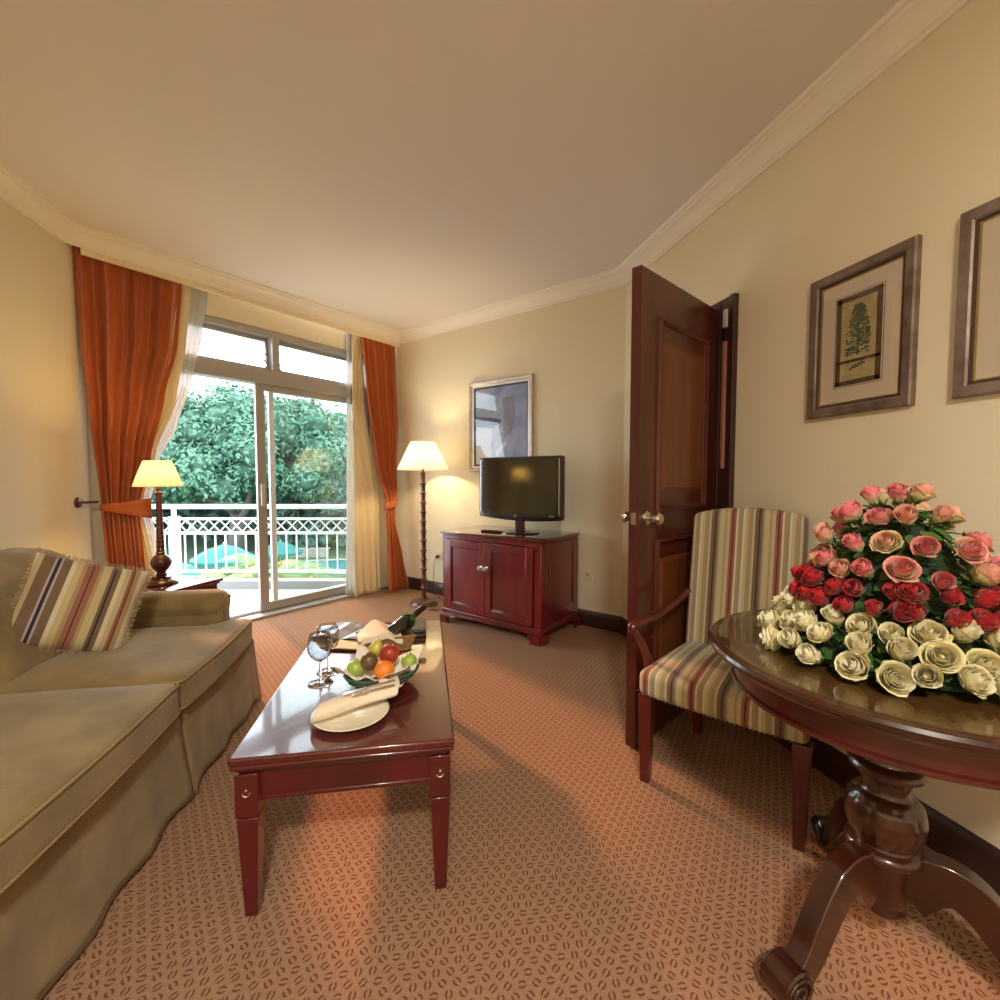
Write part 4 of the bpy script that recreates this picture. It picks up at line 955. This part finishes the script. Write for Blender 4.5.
def fluted(prof, n=96):
    m = MB(); m.lathe(prof, n, cap=False); out = []
    for (x, y, z) in m.v:
        r = math.hypot(x, y); a = math.atan2(y, x); k = 1
        if .292 < z < .395: k = 1-.055*abs(math.sin(a*6))**.5*0 - .05*(1-abs(math.cos(a*5)))**3
        out.append((x*k, y*k, z))
    m.v = out; return m
dense = []
for (r0, z0), (r1, z1) in zip(col, col[1:]):
    n_ = 4 if .28 < z0 < .41 else 2
    for j in range(n_): dense.append((lerp(r0, r1, j/n_), lerp(z0, z1, j/n_)))
dense.append(col[-1])
fluted(dense).build('pedestal', walnut, rt, sharp=45)
MB().lathe([(.0, .628), (.14, .630), (.15, .636), (.0, .637)], 48, cap=False).build('mounting_plate', walnut, rt)
def tleg(ang):
    cl_ = smooth_path([(.035, 0, .190), (.085, 0, .232), (.135, 0, .238), (.178, 0, .208), (.222, 0, .150), (.258, 0, .095), (.290, 0, .060), (.312, 0, .050)], 4)
    th = [.066, .052, .045, .040, .036, .033, .031, .028]
    up_ = []; dn = []; k = len(cl_)
    for i, p in enumerate(cl_):
        d = (cl_[min(i+1, k-1)]-cl_[max(i-1, 0)]).normalized(); n_ = Vector((-d.z, 0, d.x)); f = i/4; j = min(int(f), 6); h = lerp(th[j], th[j+1], min(1, f-j))
        up_.append(p+n_*h); dn.append(p-n_*h)
    M = Matrix.Rotation(ang, 4, 'Z'); m = MB(); n = len(up_)
    for w_ in (-.024, .024):
        for a_, b_ in ((up_, 0), (dn, 0)):
            for p in a_: m.v.append(tuple(M @ Vector((p.x, w_, p.z))))
    for i in range(n-1):
        m.f += [(i, i+1, 2*n+i+1, 2*n+i), (n+i+1, n+i, 3*n+i, 3*n+i+1), (i+1, i, n+i, n+i+1), (2*n+i, 2*n+i+1, 3*n+i+1, 3*n+i)]
    m.f += [(0, 2*n, 3*n, n), (n-1, 2*n-1, 4*n-1, 3*n-1)]
    lg = m.build('leg', walnut, rt, sharp=35, bevel=.005)
    Ms = M @ Matrix.Translation((.326, 0, .0465)) @ Matrix.Rotation(PI/2, 4, 'X') @ Matrix.Translation((0, 0, -.034))
    s_ = MB().lathe([(.040, 0), (.0455, .004), (.0455, .064), (.040, .068), (.0, .068)], 32, M=Ms); s_.f.append(tuple(reversed(range(32))))
    sc_ = s_.build('scroll_foot', walnut, lg, sharp=35)
    sp = []
    for i in range(40): a_ = i*.32; r_ = .038-.0008*i; sp.append((r_*math.cos(a_), r_*math.sin(a_)))
    for zz in (-.001, .069): MB().tube([(x, y, zz) for x, y in sp], .0035, 6, M=Ms).build('carved_scroll', walnut, lg, sharp=0)
for a_ in (-172, 60, -54): tleg(R(a_))

# ---------------------------------------------------------------- roses
def rose_mesh(kind, m, name):
    """kind: open / cup / bud ; unit size about 1 across, z up, base at z=0"""
    mb = MB(); rnd = random.Random(len(name)*7+ord(name[-1])*3+hash(kind) % 1 if False else sum(map(ord, name+kind)))
    layers = {'open': [(5, .50, .58, .17, .10), (5, .42, .72, .07, .6), (4, .32, .82, .0, .2), (3, .21, .87, -.05, .9), (3, .12, .89, -.07, .3)],
              'cup': [(4, .45, .74, .13, .10), (4, .37, .90, .04, .6), (3, .27, .98, -.02, .2), (3, .17, 1.0, -.06, .9), (2, .09, 1.0, -.06, .3)],
              'bud': [(4, .34, .98, .08, .10), (3, .28, 1.05, .0, .6), (3, .20, 1.10, -.05, .2), (2, .10, 1.10, -.06, .9)]}[kind]
    top = layers[-1][2]
    mb.lathe([(.02, 0), (.16, .12), (.16, top*.45), (.10, top*.62), (.02, top*.66)], 10)
    for (n, rad, h, curl, off) in layers:
        for k in range(n):
            a0 = 2*PI*k/n+off*2+rnd.uniform(-.15, .15); wd = 2*PI/n*.95; rr = rad*rnd.uniform(.93, 1.07); hh = h*rnd.uniform(.92, 1.06); lean = rnd.uniform(-.025, .035); tip = rnd.uniform(-.03, .04)
            def f(s, t):
                q = 2*s-1; a = a0+q*wd*(.35+.65*math.sin(PI*min(1, t*.62+.16))); prof = math.sin(PI/2*min(1, t*1.45))**.8
                r = rr*(.18+.82*prof) + curl*max(0, t-.62)**1.5*2.6 + .030*abs(q)*t + .055*s*t + lean*t
                z = hh*t**.85 * (1-.24*abs(q)**2.2)*(1+tip*t) - max(0, t-.78)*curl*1.1
                return (r*math.cos(a), r*math.sin(a), z)
            mb.grid(f, 5, 7)
    me = bpy.data.meshes.new(name); me.from_pydata([tuple(p) for p in mb.v], [], mb.f); me.materials.append(m)
    me.polygons.foreach_set('use_smooth', [True]*len(me.polygons)); me.update(); return me
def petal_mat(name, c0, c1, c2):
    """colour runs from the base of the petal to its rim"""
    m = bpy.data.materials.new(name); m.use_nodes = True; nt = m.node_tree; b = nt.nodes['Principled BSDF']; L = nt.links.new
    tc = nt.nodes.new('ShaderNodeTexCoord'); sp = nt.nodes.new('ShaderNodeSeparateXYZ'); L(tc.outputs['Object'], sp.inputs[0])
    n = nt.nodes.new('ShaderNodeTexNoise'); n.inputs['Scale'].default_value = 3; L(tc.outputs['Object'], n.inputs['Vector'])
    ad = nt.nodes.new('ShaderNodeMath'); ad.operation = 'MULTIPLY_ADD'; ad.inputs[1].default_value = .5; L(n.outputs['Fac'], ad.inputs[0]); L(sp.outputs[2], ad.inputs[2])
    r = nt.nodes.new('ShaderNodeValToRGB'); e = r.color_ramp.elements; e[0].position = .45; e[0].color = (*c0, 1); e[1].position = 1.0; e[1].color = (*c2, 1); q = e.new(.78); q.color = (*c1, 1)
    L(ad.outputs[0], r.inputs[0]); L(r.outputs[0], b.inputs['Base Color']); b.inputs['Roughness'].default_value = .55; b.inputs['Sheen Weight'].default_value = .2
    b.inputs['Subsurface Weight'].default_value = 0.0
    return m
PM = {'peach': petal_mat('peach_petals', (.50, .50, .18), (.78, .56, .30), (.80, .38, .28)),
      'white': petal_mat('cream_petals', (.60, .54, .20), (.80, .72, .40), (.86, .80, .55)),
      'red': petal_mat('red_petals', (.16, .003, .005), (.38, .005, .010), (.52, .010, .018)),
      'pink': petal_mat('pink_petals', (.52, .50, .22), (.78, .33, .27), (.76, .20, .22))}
RM = {(c, k): rose_mesh(k, PM[c], c+'_rose_'+k) for c in PM for k in ('open', 'cup', 'bud')}
lgreen = mat('rose_leaf', (.035, .10, .022), .45, vary=(20, (.07, .15, .03)), coat=.15)
sgreen = mat('rose_stem', (.07, .15, .035), .5)
def calyx_mesh():
    mb = MB().lathe([(.05, -.55), (.05, -.12), (.13, -.05), (.16, .02), (.10, .06)], 8)
    for k in range(5):
        M = Matrix.Rotation(2*PI*k/5, 4, 'Z')
        mb.grid(lambda s, t: (.12+.30*t-.06*t*t, .10*(1-t)*(2*s-1), .0+.28*t*t), 2, 5, M=M)
    me = bpy.data.meshes.new('calyx'); me.from_pydata([tuple(p) for p in mb.v], [], mb.f); me.materials.append(sgreen); me.polygons.foreach_set('use_smooth', [True]*len(me.polygons)); return me
CALYX = calyx_mesh()
FLW = Vector((TC[0], TC[1], .7510)); ZT = .7510
RL = {'white': {0: 'cream rose lying in the outermost ring of the bouquet, on the table glass', 1: 'cream rose in the middle ring of cream roses around the bouquet', 2: 'cream rose in the uppermost cream ring, just under the red roses'},
      'red': {0: 'deep red rose in the lower red ring, directly above the cream roses', 1: 'deep red rose in the upper red ring, directly under the pink roses'},
      'pink': {0: 'pink rose in the lowest pink ring, directly above the red roses', 1: 'pink rose in the middle of the pink dome of the bouquet', 2: 'pink rose near the top of the pink dome', 3: 'pink rose at the very top of the bouquet'}}
ORD = ['first', 'second', 'third', 'fourth', 'fifth', 'sixth', 'seventh', 'eighth', 'ninth', 'tenth', 'eleventh', 'twelfth', 'thirteenth', 'fourteenth', 'fifteenth']
RN = {('white', 0): ('cream', 'outermost ring on the glass'), ('white', 1): ('cream', 'middle cream ring'), ('white', 2): ('cream', 'top cream ring'),
      ('red', 0): ('deep red', 'lower red ring'), ('red', 1): ('deep red', 'upper red ring'), ('pink', 0): ('pink', 'lowest pink ring'), ('pink', 1): ('pink', 'second pink ring'),
      ('pink', 2): ('pink', 'third pink ring'), ('pink', 3): ('pink', 'topmost pink cluster')}
ROSES = {}
RG = {'white': 'cream roses of the bouquet, ring %d', 'red': 'red roses of the bouquet, ring %d', 'pink': 'pink roses of the bouquet, ring %d'}
rr_ = random.Random(21); placed = []
def rose(c, ring, az, rad, z, tilt, size, kind):
    ja = az+rr_.uniform(-.42, .42); d = Vector((math.cos(ja)*math.sin(tilt), math.sin(ja)*math.sin(tilt), math.cos(tilt)))
    p = FLW + Vector((math.cos(az)*rad, math.sin(az)*rad, z))
    e = bpy.data.objects.new(('cream' if c == 'white' else c)+'_rose', None); COL.objects.link(e); e.location = p; e.empty_display_size = .02
    e.rotation_mode = 'QUATERNION'; e.rotation_quaternion = d.to_track_quat('Z', 'Y') @ Matrix.Rotation(rr_.uniform(0, 6.28), 4, 'Z').to_quaternion(); e.scale = (size,)*3
    e['label'] = RL[c][ring]; e['category'] = 'rose'; e['group'] = RG[c] % (ring+1)
    ROSES.setdefault((c, ring), []).append((e, az, kind))
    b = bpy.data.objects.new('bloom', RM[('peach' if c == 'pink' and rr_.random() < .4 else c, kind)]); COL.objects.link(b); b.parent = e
    g = bpy.data.objects.new('calyx', CALYX); COL.objects.link(g); g.parent = e
def ringr(c, ring, n, rad, z, tilt, size, kinds, jit=.012, ph=0):
    for i in range(n):
        az = 2*PI*(i+ph)/n+rr_.uniform(-.07, .07)
        rose(c, ring, az, rad+rr_.uniform(-jit, jit), max(z+rr_.uniform(-jit, jit)*.8, .001), tilt+rr_.uniform(-.38, .22), size*rr_.uniform(.90, 1.08), rr_.choice(kinds))
ringr('white', 0, 25, .236, .027, R(80), .052, ['cup', 'cup', 'bud', 'bud', 'open'], .012)
ringr('white', 1, 22, .212, .052, R(58), .051, ['cup', 'open', 'cup', 'bud'], .014, .5)
ringr('white', 2, 20, .180, .086, R(52), .050, ['cup', 'open', 'bud'], .010)
ringr('red', 0, 24, .176, .128, R(56), .042, ['cup', 'open', 'cup', 'bud'], .008, .5)
ringr('red', 1, 22, .163, .166, R(54), .042, ['cup', 'open', 'cup', 'bud'], .010)
ringr('pink', 0, 15, .146, .208, R(58), .046, ['cup', 'open', 'bud'], .012, .3)
ringr('pink', 1, 12, .120, .262, R(50), .046, ['cup', 'open', 'bud'], .014)
ringr('pink', 2, 10, .092, .315, R(40), .044, ['cup', 'bud', 'open'], .016, .4)
ringr('pink', 3, 5, .042, .365, R(22), .042, ['bud', 'cup'], .012)
KN = {'open': 'open', 'cup': 'half-open', 'bud': 'budding'}
for (c, ring), lst in ROSES.items():
    cn, rn = RN[(c, ring)]; toc = math.atan2(-TC[1], -TC[0]); front = []
    for e, az, kind in lst:
        d = (az-toc+PI) % (2*PI)-PI
        if abs(d) < R(92) or ring == 3: front.append((d, e, kind))
        else: e['label'] = '%s rose on the wall side, in the %s' % (cn, rn); e['group'] = RG[c] % (ring+1) + ', wall side'
    front.sort(key=lambda q: (q[1].location.x*RT.x+q[1].location.y*RT.y)/(q[1].location.x*FW.x+q[1].location.y*FW.y))
    for i, (d, e, kind) in enumerate(front):
        e['label'] = '%s %s rose, %s from the left in the %s' % (KN[kind], cn, ORD[min(i, 14)], rn)
# foliage filling the bouquet
fo = MB(); rnd = random.Random(3)
for i in range(1100):
    h = rnd.random()**1.4; az = rnd.uniform(0, 2*PI); rb = interp([(.36, .03), (.30, .085), (.20, .125), (.12, .150), (.06, .19), (.0, .245)], h*.345)*rnd.uniform(.86, 1.04)
    p = (rb*math.cos(az), rb*math.sin(az), .006+h*.345)
    M = Matrix.Translation(p) @ Matrix.Rotation(az, 4, 'Z') @ Matrix.Rotation(R(rnd.uniform(-10, 70)-20*h), 4, 'Y') @ Matrix.Rotation(rnd.uniform(-.9, .9), 4, 'Z')
    l = rnd.uniform(.022, .042); wv = l*.30
    if p[2] < .03: M = Matrix.Translation((p[0], p[1], .014)) @ Matrix.Rotation(az+rnd.uniform(-.8, .8), 4, 'Z') @ Matrix.Rotation(R(rnd.uniform(-30, 0)), 4, 'Y')
    fo.grid(lambda s, t: (l*t, wv*math.sin(PI*t)**.8*(2*s-1), .25*wv*abs(2*s-1)*math.sin(PI*t)), 2, 4, M=M)
o = fo.build('rose_foliage', lgreen, None, sharp=0); o.location = FLW; tag(o, 'green rose leaves filling the gaps between the blooms of the bouquet', 'leaves', kind='stuff')
cone = MB().lathe([(.215, .002), (.222, .010), (.190, .045), (.150, .10), (.130, .18), (.100, .25), (.060, .31), (.012, .335)], 40).build('foam_mound', mat('dark_floral_foam', (.015, .035, .012), .9, bump=(60, .5)), None)
cone.location = FLW; tag(cone, 'dark green cone of floral foam holding the roses on the table', 'flower foam')

# ---------------------------------------------------------------- balcony
tile = mat('white_floor_tile', (.55, .55, .54), .35)
def cp(px, depth, z=0):                                       # ground point seen in column px at a forward distance
    q = FW*depth + RT*((px-500)/460*depth); return Vector((q.x, q.y, z))
RA = -YAW
bo = cp(0, 0); RD = 4.86
far0 = cp(-420, RD+.12); far1 = cp(430, RD+.12); n0 = WP(-3.2, .205); n1 = WP(1.6, .205)
pf = [tuple(n0), tuple(n1), (far1.x, far1.y), (far0.x, far0.y)]
struct(MB().prism(pf, -.18, -.005).build('floor_balcony', tile, smooth=False), 'white tiled balcony floor')
rb_ = thing('balcony_railing', 'white metal balcony railing with a lattice band outside the window', 'railing', tuple(cp(260, RD, -.005)), RA)
rb_.location = (cp(260, RD).x, cp(260, RD).y, -.005)
k = RD/460; X0, X1 = -5.2, .95
whm = mat('white_metal_paint', (.60, .62, .62), .4)
cu = MB().box(X0, X1, -.05, .09, 0, .085)
cu.build('curb', mat('curb_tile', (.22, .215, .21), .5), rb_, smooth=False, bevel=.004)
MB().box(X0, X1, -.028, .028, .845, .893).build('top_rail', whm, rb_, bevel=.008)
MB().box(X0, X1, -.016, .016, .727, .752).box(X0, X1, -.016, .016, .575, .603).build('lattice_rail', whm, rb_, bevel=.003)
MB().box(X0, X1, -.016, .016, .165, .192).build('bottom_rail', whm, rb_, bevel=.003)
sp = 10.2*k; xs = []
x = X1-.03
lat = MB()
while x > X0+.1:
    for s_ in (-1, 1):
        M = Matrix.Translation((x, 0, .665)) @ Matrix.Rotation(s_*math.atan2(.124, .118), 4, 'Y')
        lat.box(-.086, .086, -.004+s_*.002, .004+s_*.002, -.006, .006, M=M)
    x -= .118
lat.build('lattice', whm, rb_, smooth=False)
post0 = (173-260)*k
x = post0; P = []
i = 0
while x > X0 or i == 0:
    P.append(x); x -= 2.1; i += 1
for x in [post0-2.1, post0, post0+2.1-.0]:
    if x < X1: MB().box(x-.040, x+.040, -.040, .040, .0, .765).box(x-.018, x+.018, -.018, .018, .765, .85).build('post', whm, rb_, bevel=.004)
x = post0+sp
while x < X1-.03: 
    MB().box(x-.0068, x+.0068, -.0068, .0068, .19, .578).build('baluster', whm, rb_, smooth=False); x += sp
x = post0-sp
nn = 0
while x > -2.9: 
    MB().box(x-.0068, x+.0068, -.0068, .0068, .19, .578).build('baluster', whm, rb_, smooth=False); x -= sp

# ---------------------------------------------------------------- garden
GZ = -4.6
lawn = mat('lawn_grass', (.05, .10, .04), .9, vary=(1.2, (.07, .13, .05)), bump=(30, .5))
struct(MB().box(-120, 80, 7, 130, GZ-.2, GZ).build('ground', lawn, smooth=False), 'green lawn below the balcony')
struct(MB().box(-3.4, 3.2, 4.9, 6.9, GZ-.1, GZ+.02).build('ground_terrace', mat('paving', (.2, .19, .17), .8), smooth=False))
def atpx(px, depth, z): q = cp(px, depth); return (q.x, q.y, z)
# pool
pq = thing('swimming_pool', 'turquoise swimming pool beyond the right half of the railing', 'swimming pool', atpx(352, 29.5, GZ+.005), RA)
MB().lathe([(6.0, 0), (6.1, .06), (5.7, .07), (5.6, .03)], 60, cap=False, M=Matrix.Scale(.42, 4, (0, 1, 0))).build('coping', mat('pale_stone', (.30, .28, .25), .7), pq)
MB().lathe([(0.0, .025), (5.65, .03)], 60, cap=False, M=Matrix.Scale(.42, 4, (0, 1, 0))).build('water', mat('pool_water', (.05, .24, .26), .06, coat=.6, bump=(3, .15)), pq)
lw = thing('garden_wall', 'low pale stone garden wall behind the swimming pool', 'garden wall', atpx(304, 33, GZ), RA+R(4))
MB().box(-1.6, 1.6, -.2, .2, 0, .55).build('masonry', mat('pale_wall_stone', (.28, .25, .21), .8, vary=(3, (.22, .2, .17))), lw, bevel=.02); MB().box(-1.7, 1.7, -.26, .26, .55, .66).build('coping', mat('pale_stone', (.30, .28, .25), .7), lw, bevel=.02)
# parasols
teal = mat('teal_canvas', (.02, .135, .12), .8)
def parasol(px, dep, lab, sz, zt):
    t = thing('parasol', lab, 'parasol', atpx(px, dep, GZ), R(20)+RA, 'teal garden parasols')
    H_ = zt-GZ
    m = MB(); n = 8; v = [(0, 0, H_)]; 
    for j, (r_, dz) in enumerate(((.5, .22), (1, .62))):
        for i in range(n*2):
            a = PI*i/n; rr = sz*r_*(1 if i % 2 == 0 else .95); v.append((rr*math.cos(a), rr*math.sin(a), H_-dz*(1 if i % 2 == 0 else 1.05)))
    for i in range(n*2): v.append((v[17+i][0], v[17+i][1], v[17+i][2]-.16))
    f = [(0, 1+i, 1+(i+1) % 16) for i in range(16)]+[(1+i, 17+i, 17+(i+1) % 16, 1+(i+1) % 16) for i in range(16)]+[(17+i, 33+i, 33+(i+1) % 16, 17+(i+1) % 16) for i in range(16)]
    m.add(v, f); m.build('canopy', teal, t, smooth=False, solid=.02)
    MB().tube([(0, 0, 0), (0, 0, H_+.08)], .035, 10).build('pole', mat('pale_wood', (.45, .33, .2), .6), t); MB().lathe([(.3, 0), (.3, .08), (.06, .1)], 20).build('base', mat('pale_stone', (.30, .28, .25), .7), t)
parasol(222, 20, 'teal parasol seen through the middle balusters of the railing', 1.3, -1.75)
parasol(172, 18, 'teal parasol at the left, partly behind the white railing post', 1.15, -2.15)
parasol(279, 27, 'teal parasol seen just right of the sliding door stile', 1.2, -2.6)
# trees
def leaves_mat(name, a, b):
    return mat(name, a, .6, vary=(.5, b), spec=.3)
def tree(px, dep, lab, ccz, rx, ry, rz, nb, seed, ma, mb_, lq, nper, grp='trees beyond the garden', trunk=True, name='broadleaf_tree'):
    rnd = random.Random(seed); x0, y0, _ = atpx(px, dep, 0); t = thing(name, lab, 'tree', (x0, y0, GZ), RA, grp)
    cv = []; cf = []; core = MB(); cen = ccz-GZ
    for i in range(nb):
        u = rnd.uniform(-1, 1); az = rnd.uniform(0, 2*PI); el = math.asin(max(-.35, min(1, rnd.uniform(-.35, 1))))
        k = rnd.uniform(.78, 1.0); c = Vector((rx*k*math.cos(az)*math.cos(el), ry*k*math.sin(az)*math.cos(el), cen+rz*k*math.sin(el)))
        r_ = min(rx, rz)*rnd.uniform(.17, .30)
        core.sphere(c, r_*.74, 8, (1, 1, .75))
        for j in range(nper):
            d = Vector((rnd.gauss(0, 1), rnd.gauss(0, 1), rnd.gauss(.35, 1))).normalized(); p = c+Vector((d.x*r_, d.y*r_, d.z*r_*.8))*rnd.uniform(.9, 1.14)
            n = (d+Vector((rnd.uniform(-.8, .8), rnd.uniform(-.8, .8), rnd.uniform(-.3, .9)))).normalized(); a_ = n.orthogonal().normalized(); a_ = Matrix.Rotation(rnd.uniform(0, 6.3), 3, n) @ a_; b_ = n.cross(a_); s = lq*rnd.uniform(.6, 1.3)
            i0 = len(cv); cv += [p-a_*s, p-b_*s*.45-n*s*.15, p+a_*s, p+b_*s*.45-n*s*.15]; cf += [(i0, i0+1, i0+2, i0+3)]
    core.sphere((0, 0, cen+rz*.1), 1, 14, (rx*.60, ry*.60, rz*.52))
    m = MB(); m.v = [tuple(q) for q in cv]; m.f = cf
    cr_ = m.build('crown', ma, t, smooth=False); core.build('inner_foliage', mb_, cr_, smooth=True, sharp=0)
    if trunk:
        tk = MB(); tk.tube([(0, 0, 0), (.2, 0, cen*.35), (0, .1, cen*.7), (.1, 0, cen)], [rx*.055+.15, rx*.045+.1, rx*.035, rx*.03], 10)
        for i in range(9):
            a = rnd.uniform(0, 2*PI); q = rnd.uniform(.35, .7); e = Vector((rx*.7*math.cos(a), ry*.7*math.sin(a), cen+rz*.2))
            tk.tube(smooth_path([(.1, 0, cen*q), (e.x*.35, e.y*.35, cen*(q+.12)), (e.x*.7, e.y*.7, cen*.95), tuple(e)], 3), [rx*.025]*4+[rx*.018]*3+[rx*.012]*3, 7)
        tk.build('trunk', mat('bark', (.16, .14, .12), .9, bump=(8, .5)), t, sharp=0)
    return t
gA = leaves_mat('hazed_tree_leaves', (.070, .165, .110), (.120, .250, .160)); gA2 = mat('tree_inner_foliage', (.020, .060, .040), .9, vary=(2.2, (.075, .165, .105)))  # paler bluish green puts the outdoor haze into the leaf colour
gB = leaves_mat('hazed_tree_leaves_bluish', (.070, .155, .115), (.110, .220, .160)); gC = leaves_mat('bush_leaves', (.035, .10, .03), (.075, .16, .05))  # bluish tree leaves also carry the haze in their colour
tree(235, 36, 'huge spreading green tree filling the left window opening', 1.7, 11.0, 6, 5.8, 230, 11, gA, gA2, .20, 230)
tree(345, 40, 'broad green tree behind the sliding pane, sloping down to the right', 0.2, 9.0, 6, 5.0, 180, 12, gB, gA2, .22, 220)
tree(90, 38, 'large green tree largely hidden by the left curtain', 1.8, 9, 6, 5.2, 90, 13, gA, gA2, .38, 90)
tree(470, 46, 'distant green tree hidden beyond the right curtain', .5, 9, 6, 5.0, 70, 14, gB, gA2, .42, 80)
def bush(px, dep, lab, rx, rz, seed, m=gC, nper=90, nb=26, lq=.13, z=None):
    x0, y0, _ = atpx(px, dep, 0)
    return tree(px, dep, lab, GZ+rz*.55 if z is None else z, rx, rx*.7, rz, nb, seed, m, gA2, lq, nper, 'garden shrubs', False, 'garden_shrub')
bush(240, 46, 'dark hedge of shrubs at the far left under the big tree', 9, 3.6, 21, gB, 120, 60, .30)
bush(330, 50, 'dark hedge of shrubs at the far right under the trees', 10, 3.8, 22, gB, 120, 60, .30)
bush(130, 46, 'dark hedge of shrubs behind the left curtain', 8, 3.8, 25, gB, 90, 50, .30)
bush(225, 14, 'light green shrub below the middle parasol', 1.15, 1.9, 23, gC, 120, 26, .10)
bush(315, 37, 'round green shrub behind the low garden wall', 2.4, 1.9, 24, gB, 120, 30, .2)
bush(345, 38, 'green shrub at the right edge behind the swimming pool', 2.2, 2.4, 26, gC, 120, 30, .2)
bush(290, 16, 'light green shrub in front of the low garden wall', 1.0, 1.3, 27, gC, 120, 26, .10)
bush(180, 12.5, 'green shrub behind the white railing post', .9, 1.5, 28, gC, 120, 26, .10)
def palm(px, dep, zt, lab, seed, L_=1.5):
    rnd = random.Random(seed); x0, y0, _ = atpx(px, dep, 0); t = thing('palm_tree', lab, 'palm', (x0, y0, GZ), 0, 'palms below the balcony'); h = zt-GZ
    MB().tube([(0, 0, 0), (.08, 0, h*.5), (0, 0, h)], [.14, .10, .09], 10).build('trunk', mat('palm_bark', (.22, .17, .11), .9, bump=(20, .5)), t)
    pm = mat('palm_frond', (.10, .17, .04), .5, vary=(3, (.16, .23, .06)))
    for i in range(16):
        a = i*2.4+rnd.uniform(-.2, .2); up0 = rnd.uniform(.25, 1.15); m = MB(); M = Matrix.Translation((0, 0, h)) @ Matrix.Rotation(a, 4, 'Z')
        pts = []; x_, z_, an = 0, 0, up0
        for k_ in range(13):
            pts.append(Vector((x_, 0, z_))); x_ += math.cos(an)*L_/12; z_ += math.sin(an)*L_/12; an -= .15
        m.tube(pts, [.014]*8+[.008]*5, 5, M=M)
        for k_ in range(1, 13):
            for s_ in (-1, 1):
                for o_ in (0, .5):
                    p = pts[k_]-(pts[k_]-pts[k_-1])*o_; ln = .42*math.sin(PI*min(1, k_/13+.12))+.08; d = (pts[k_]-pts[k_-1]).normalized()
                    e = p+Vector((d.x*ln*.5, s_*ln*.85, d.z*ln*.5-ln*.28)); wv = d*.016
                    i0 = len(m.v); m.v += [tuple(M @ (p-wv)), tuple(M @ (p+wv)), tuple(M @ e)]; m.f.append((i0, i0+1, i0+2))
        m.build('frond', pm, t, smooth=False)
palm(262, 10.5, -1.15, 'palm with arching yellow-green fronds left of the sliding door stile', 5)
palm(233, 12.5, -1.75, 'shorter palm between the balusters below the teal parasol', 6, 1.3)
palm(300, 14, -2.0, 'small palm in front of the pool, right of the door stile', 8, 1.2)

# ---------------------------------------------------------------- added ceiling fill and mirrored floor lamp behind the camera
def fill_ceiling_lamp(x, y, e, lab):  # unseen lamp, added to fill the room with light from behind the camera
    t = thing('fill_ceiling_lamp', lab, 'added fill lamp', (x, y, ZC), 0, 'added fill lamps behind the viewer')
    MB().lathe([(.0, -.055), (.09, -.05), (.15, -.03), (.17, 0)], 40, cap=False).build('glass_bowl', shade_m, t, sharp=0, solid=.003)
    MB().lathe([(.172, -.012), (.182, -.008), (.182, 0), (.172, 0)], 40).build('rim', chrome, t)
    light('ceiling_fill_light', 'AREA', (0, 0, -.075), e, WARM, shape='DISK', size=.32, parent=t)
fill_ceiling_lamp(-.1, -1.0, 94, 'unseen round ceiling lamp added behind the viewer as fill light')
l2 = thing('floor_lamp', 'tall floor lamp behind the viewer, mirrored in the television', 'floor lamp', (-.9, -1.7, 0), 0)
MB().lathe([(.128, 0), (.130, .010), (.108, .034), (.030, .052), (.022, .08), (.022, 1.235), (.012, 1.28)], 30).build('pole', lampw, l2)
MB().lathe([(.232, 1.245), (.110, 1.495)], 40, cap=False).build('lamp_shade', shade_m, l2, solid=.0015, sharp=0)
light('rear_lamp_light', 'POINT', (0, 0, 1.38), 30, (1, .76, .42), shadow_soft_size=.05, parent=l2)
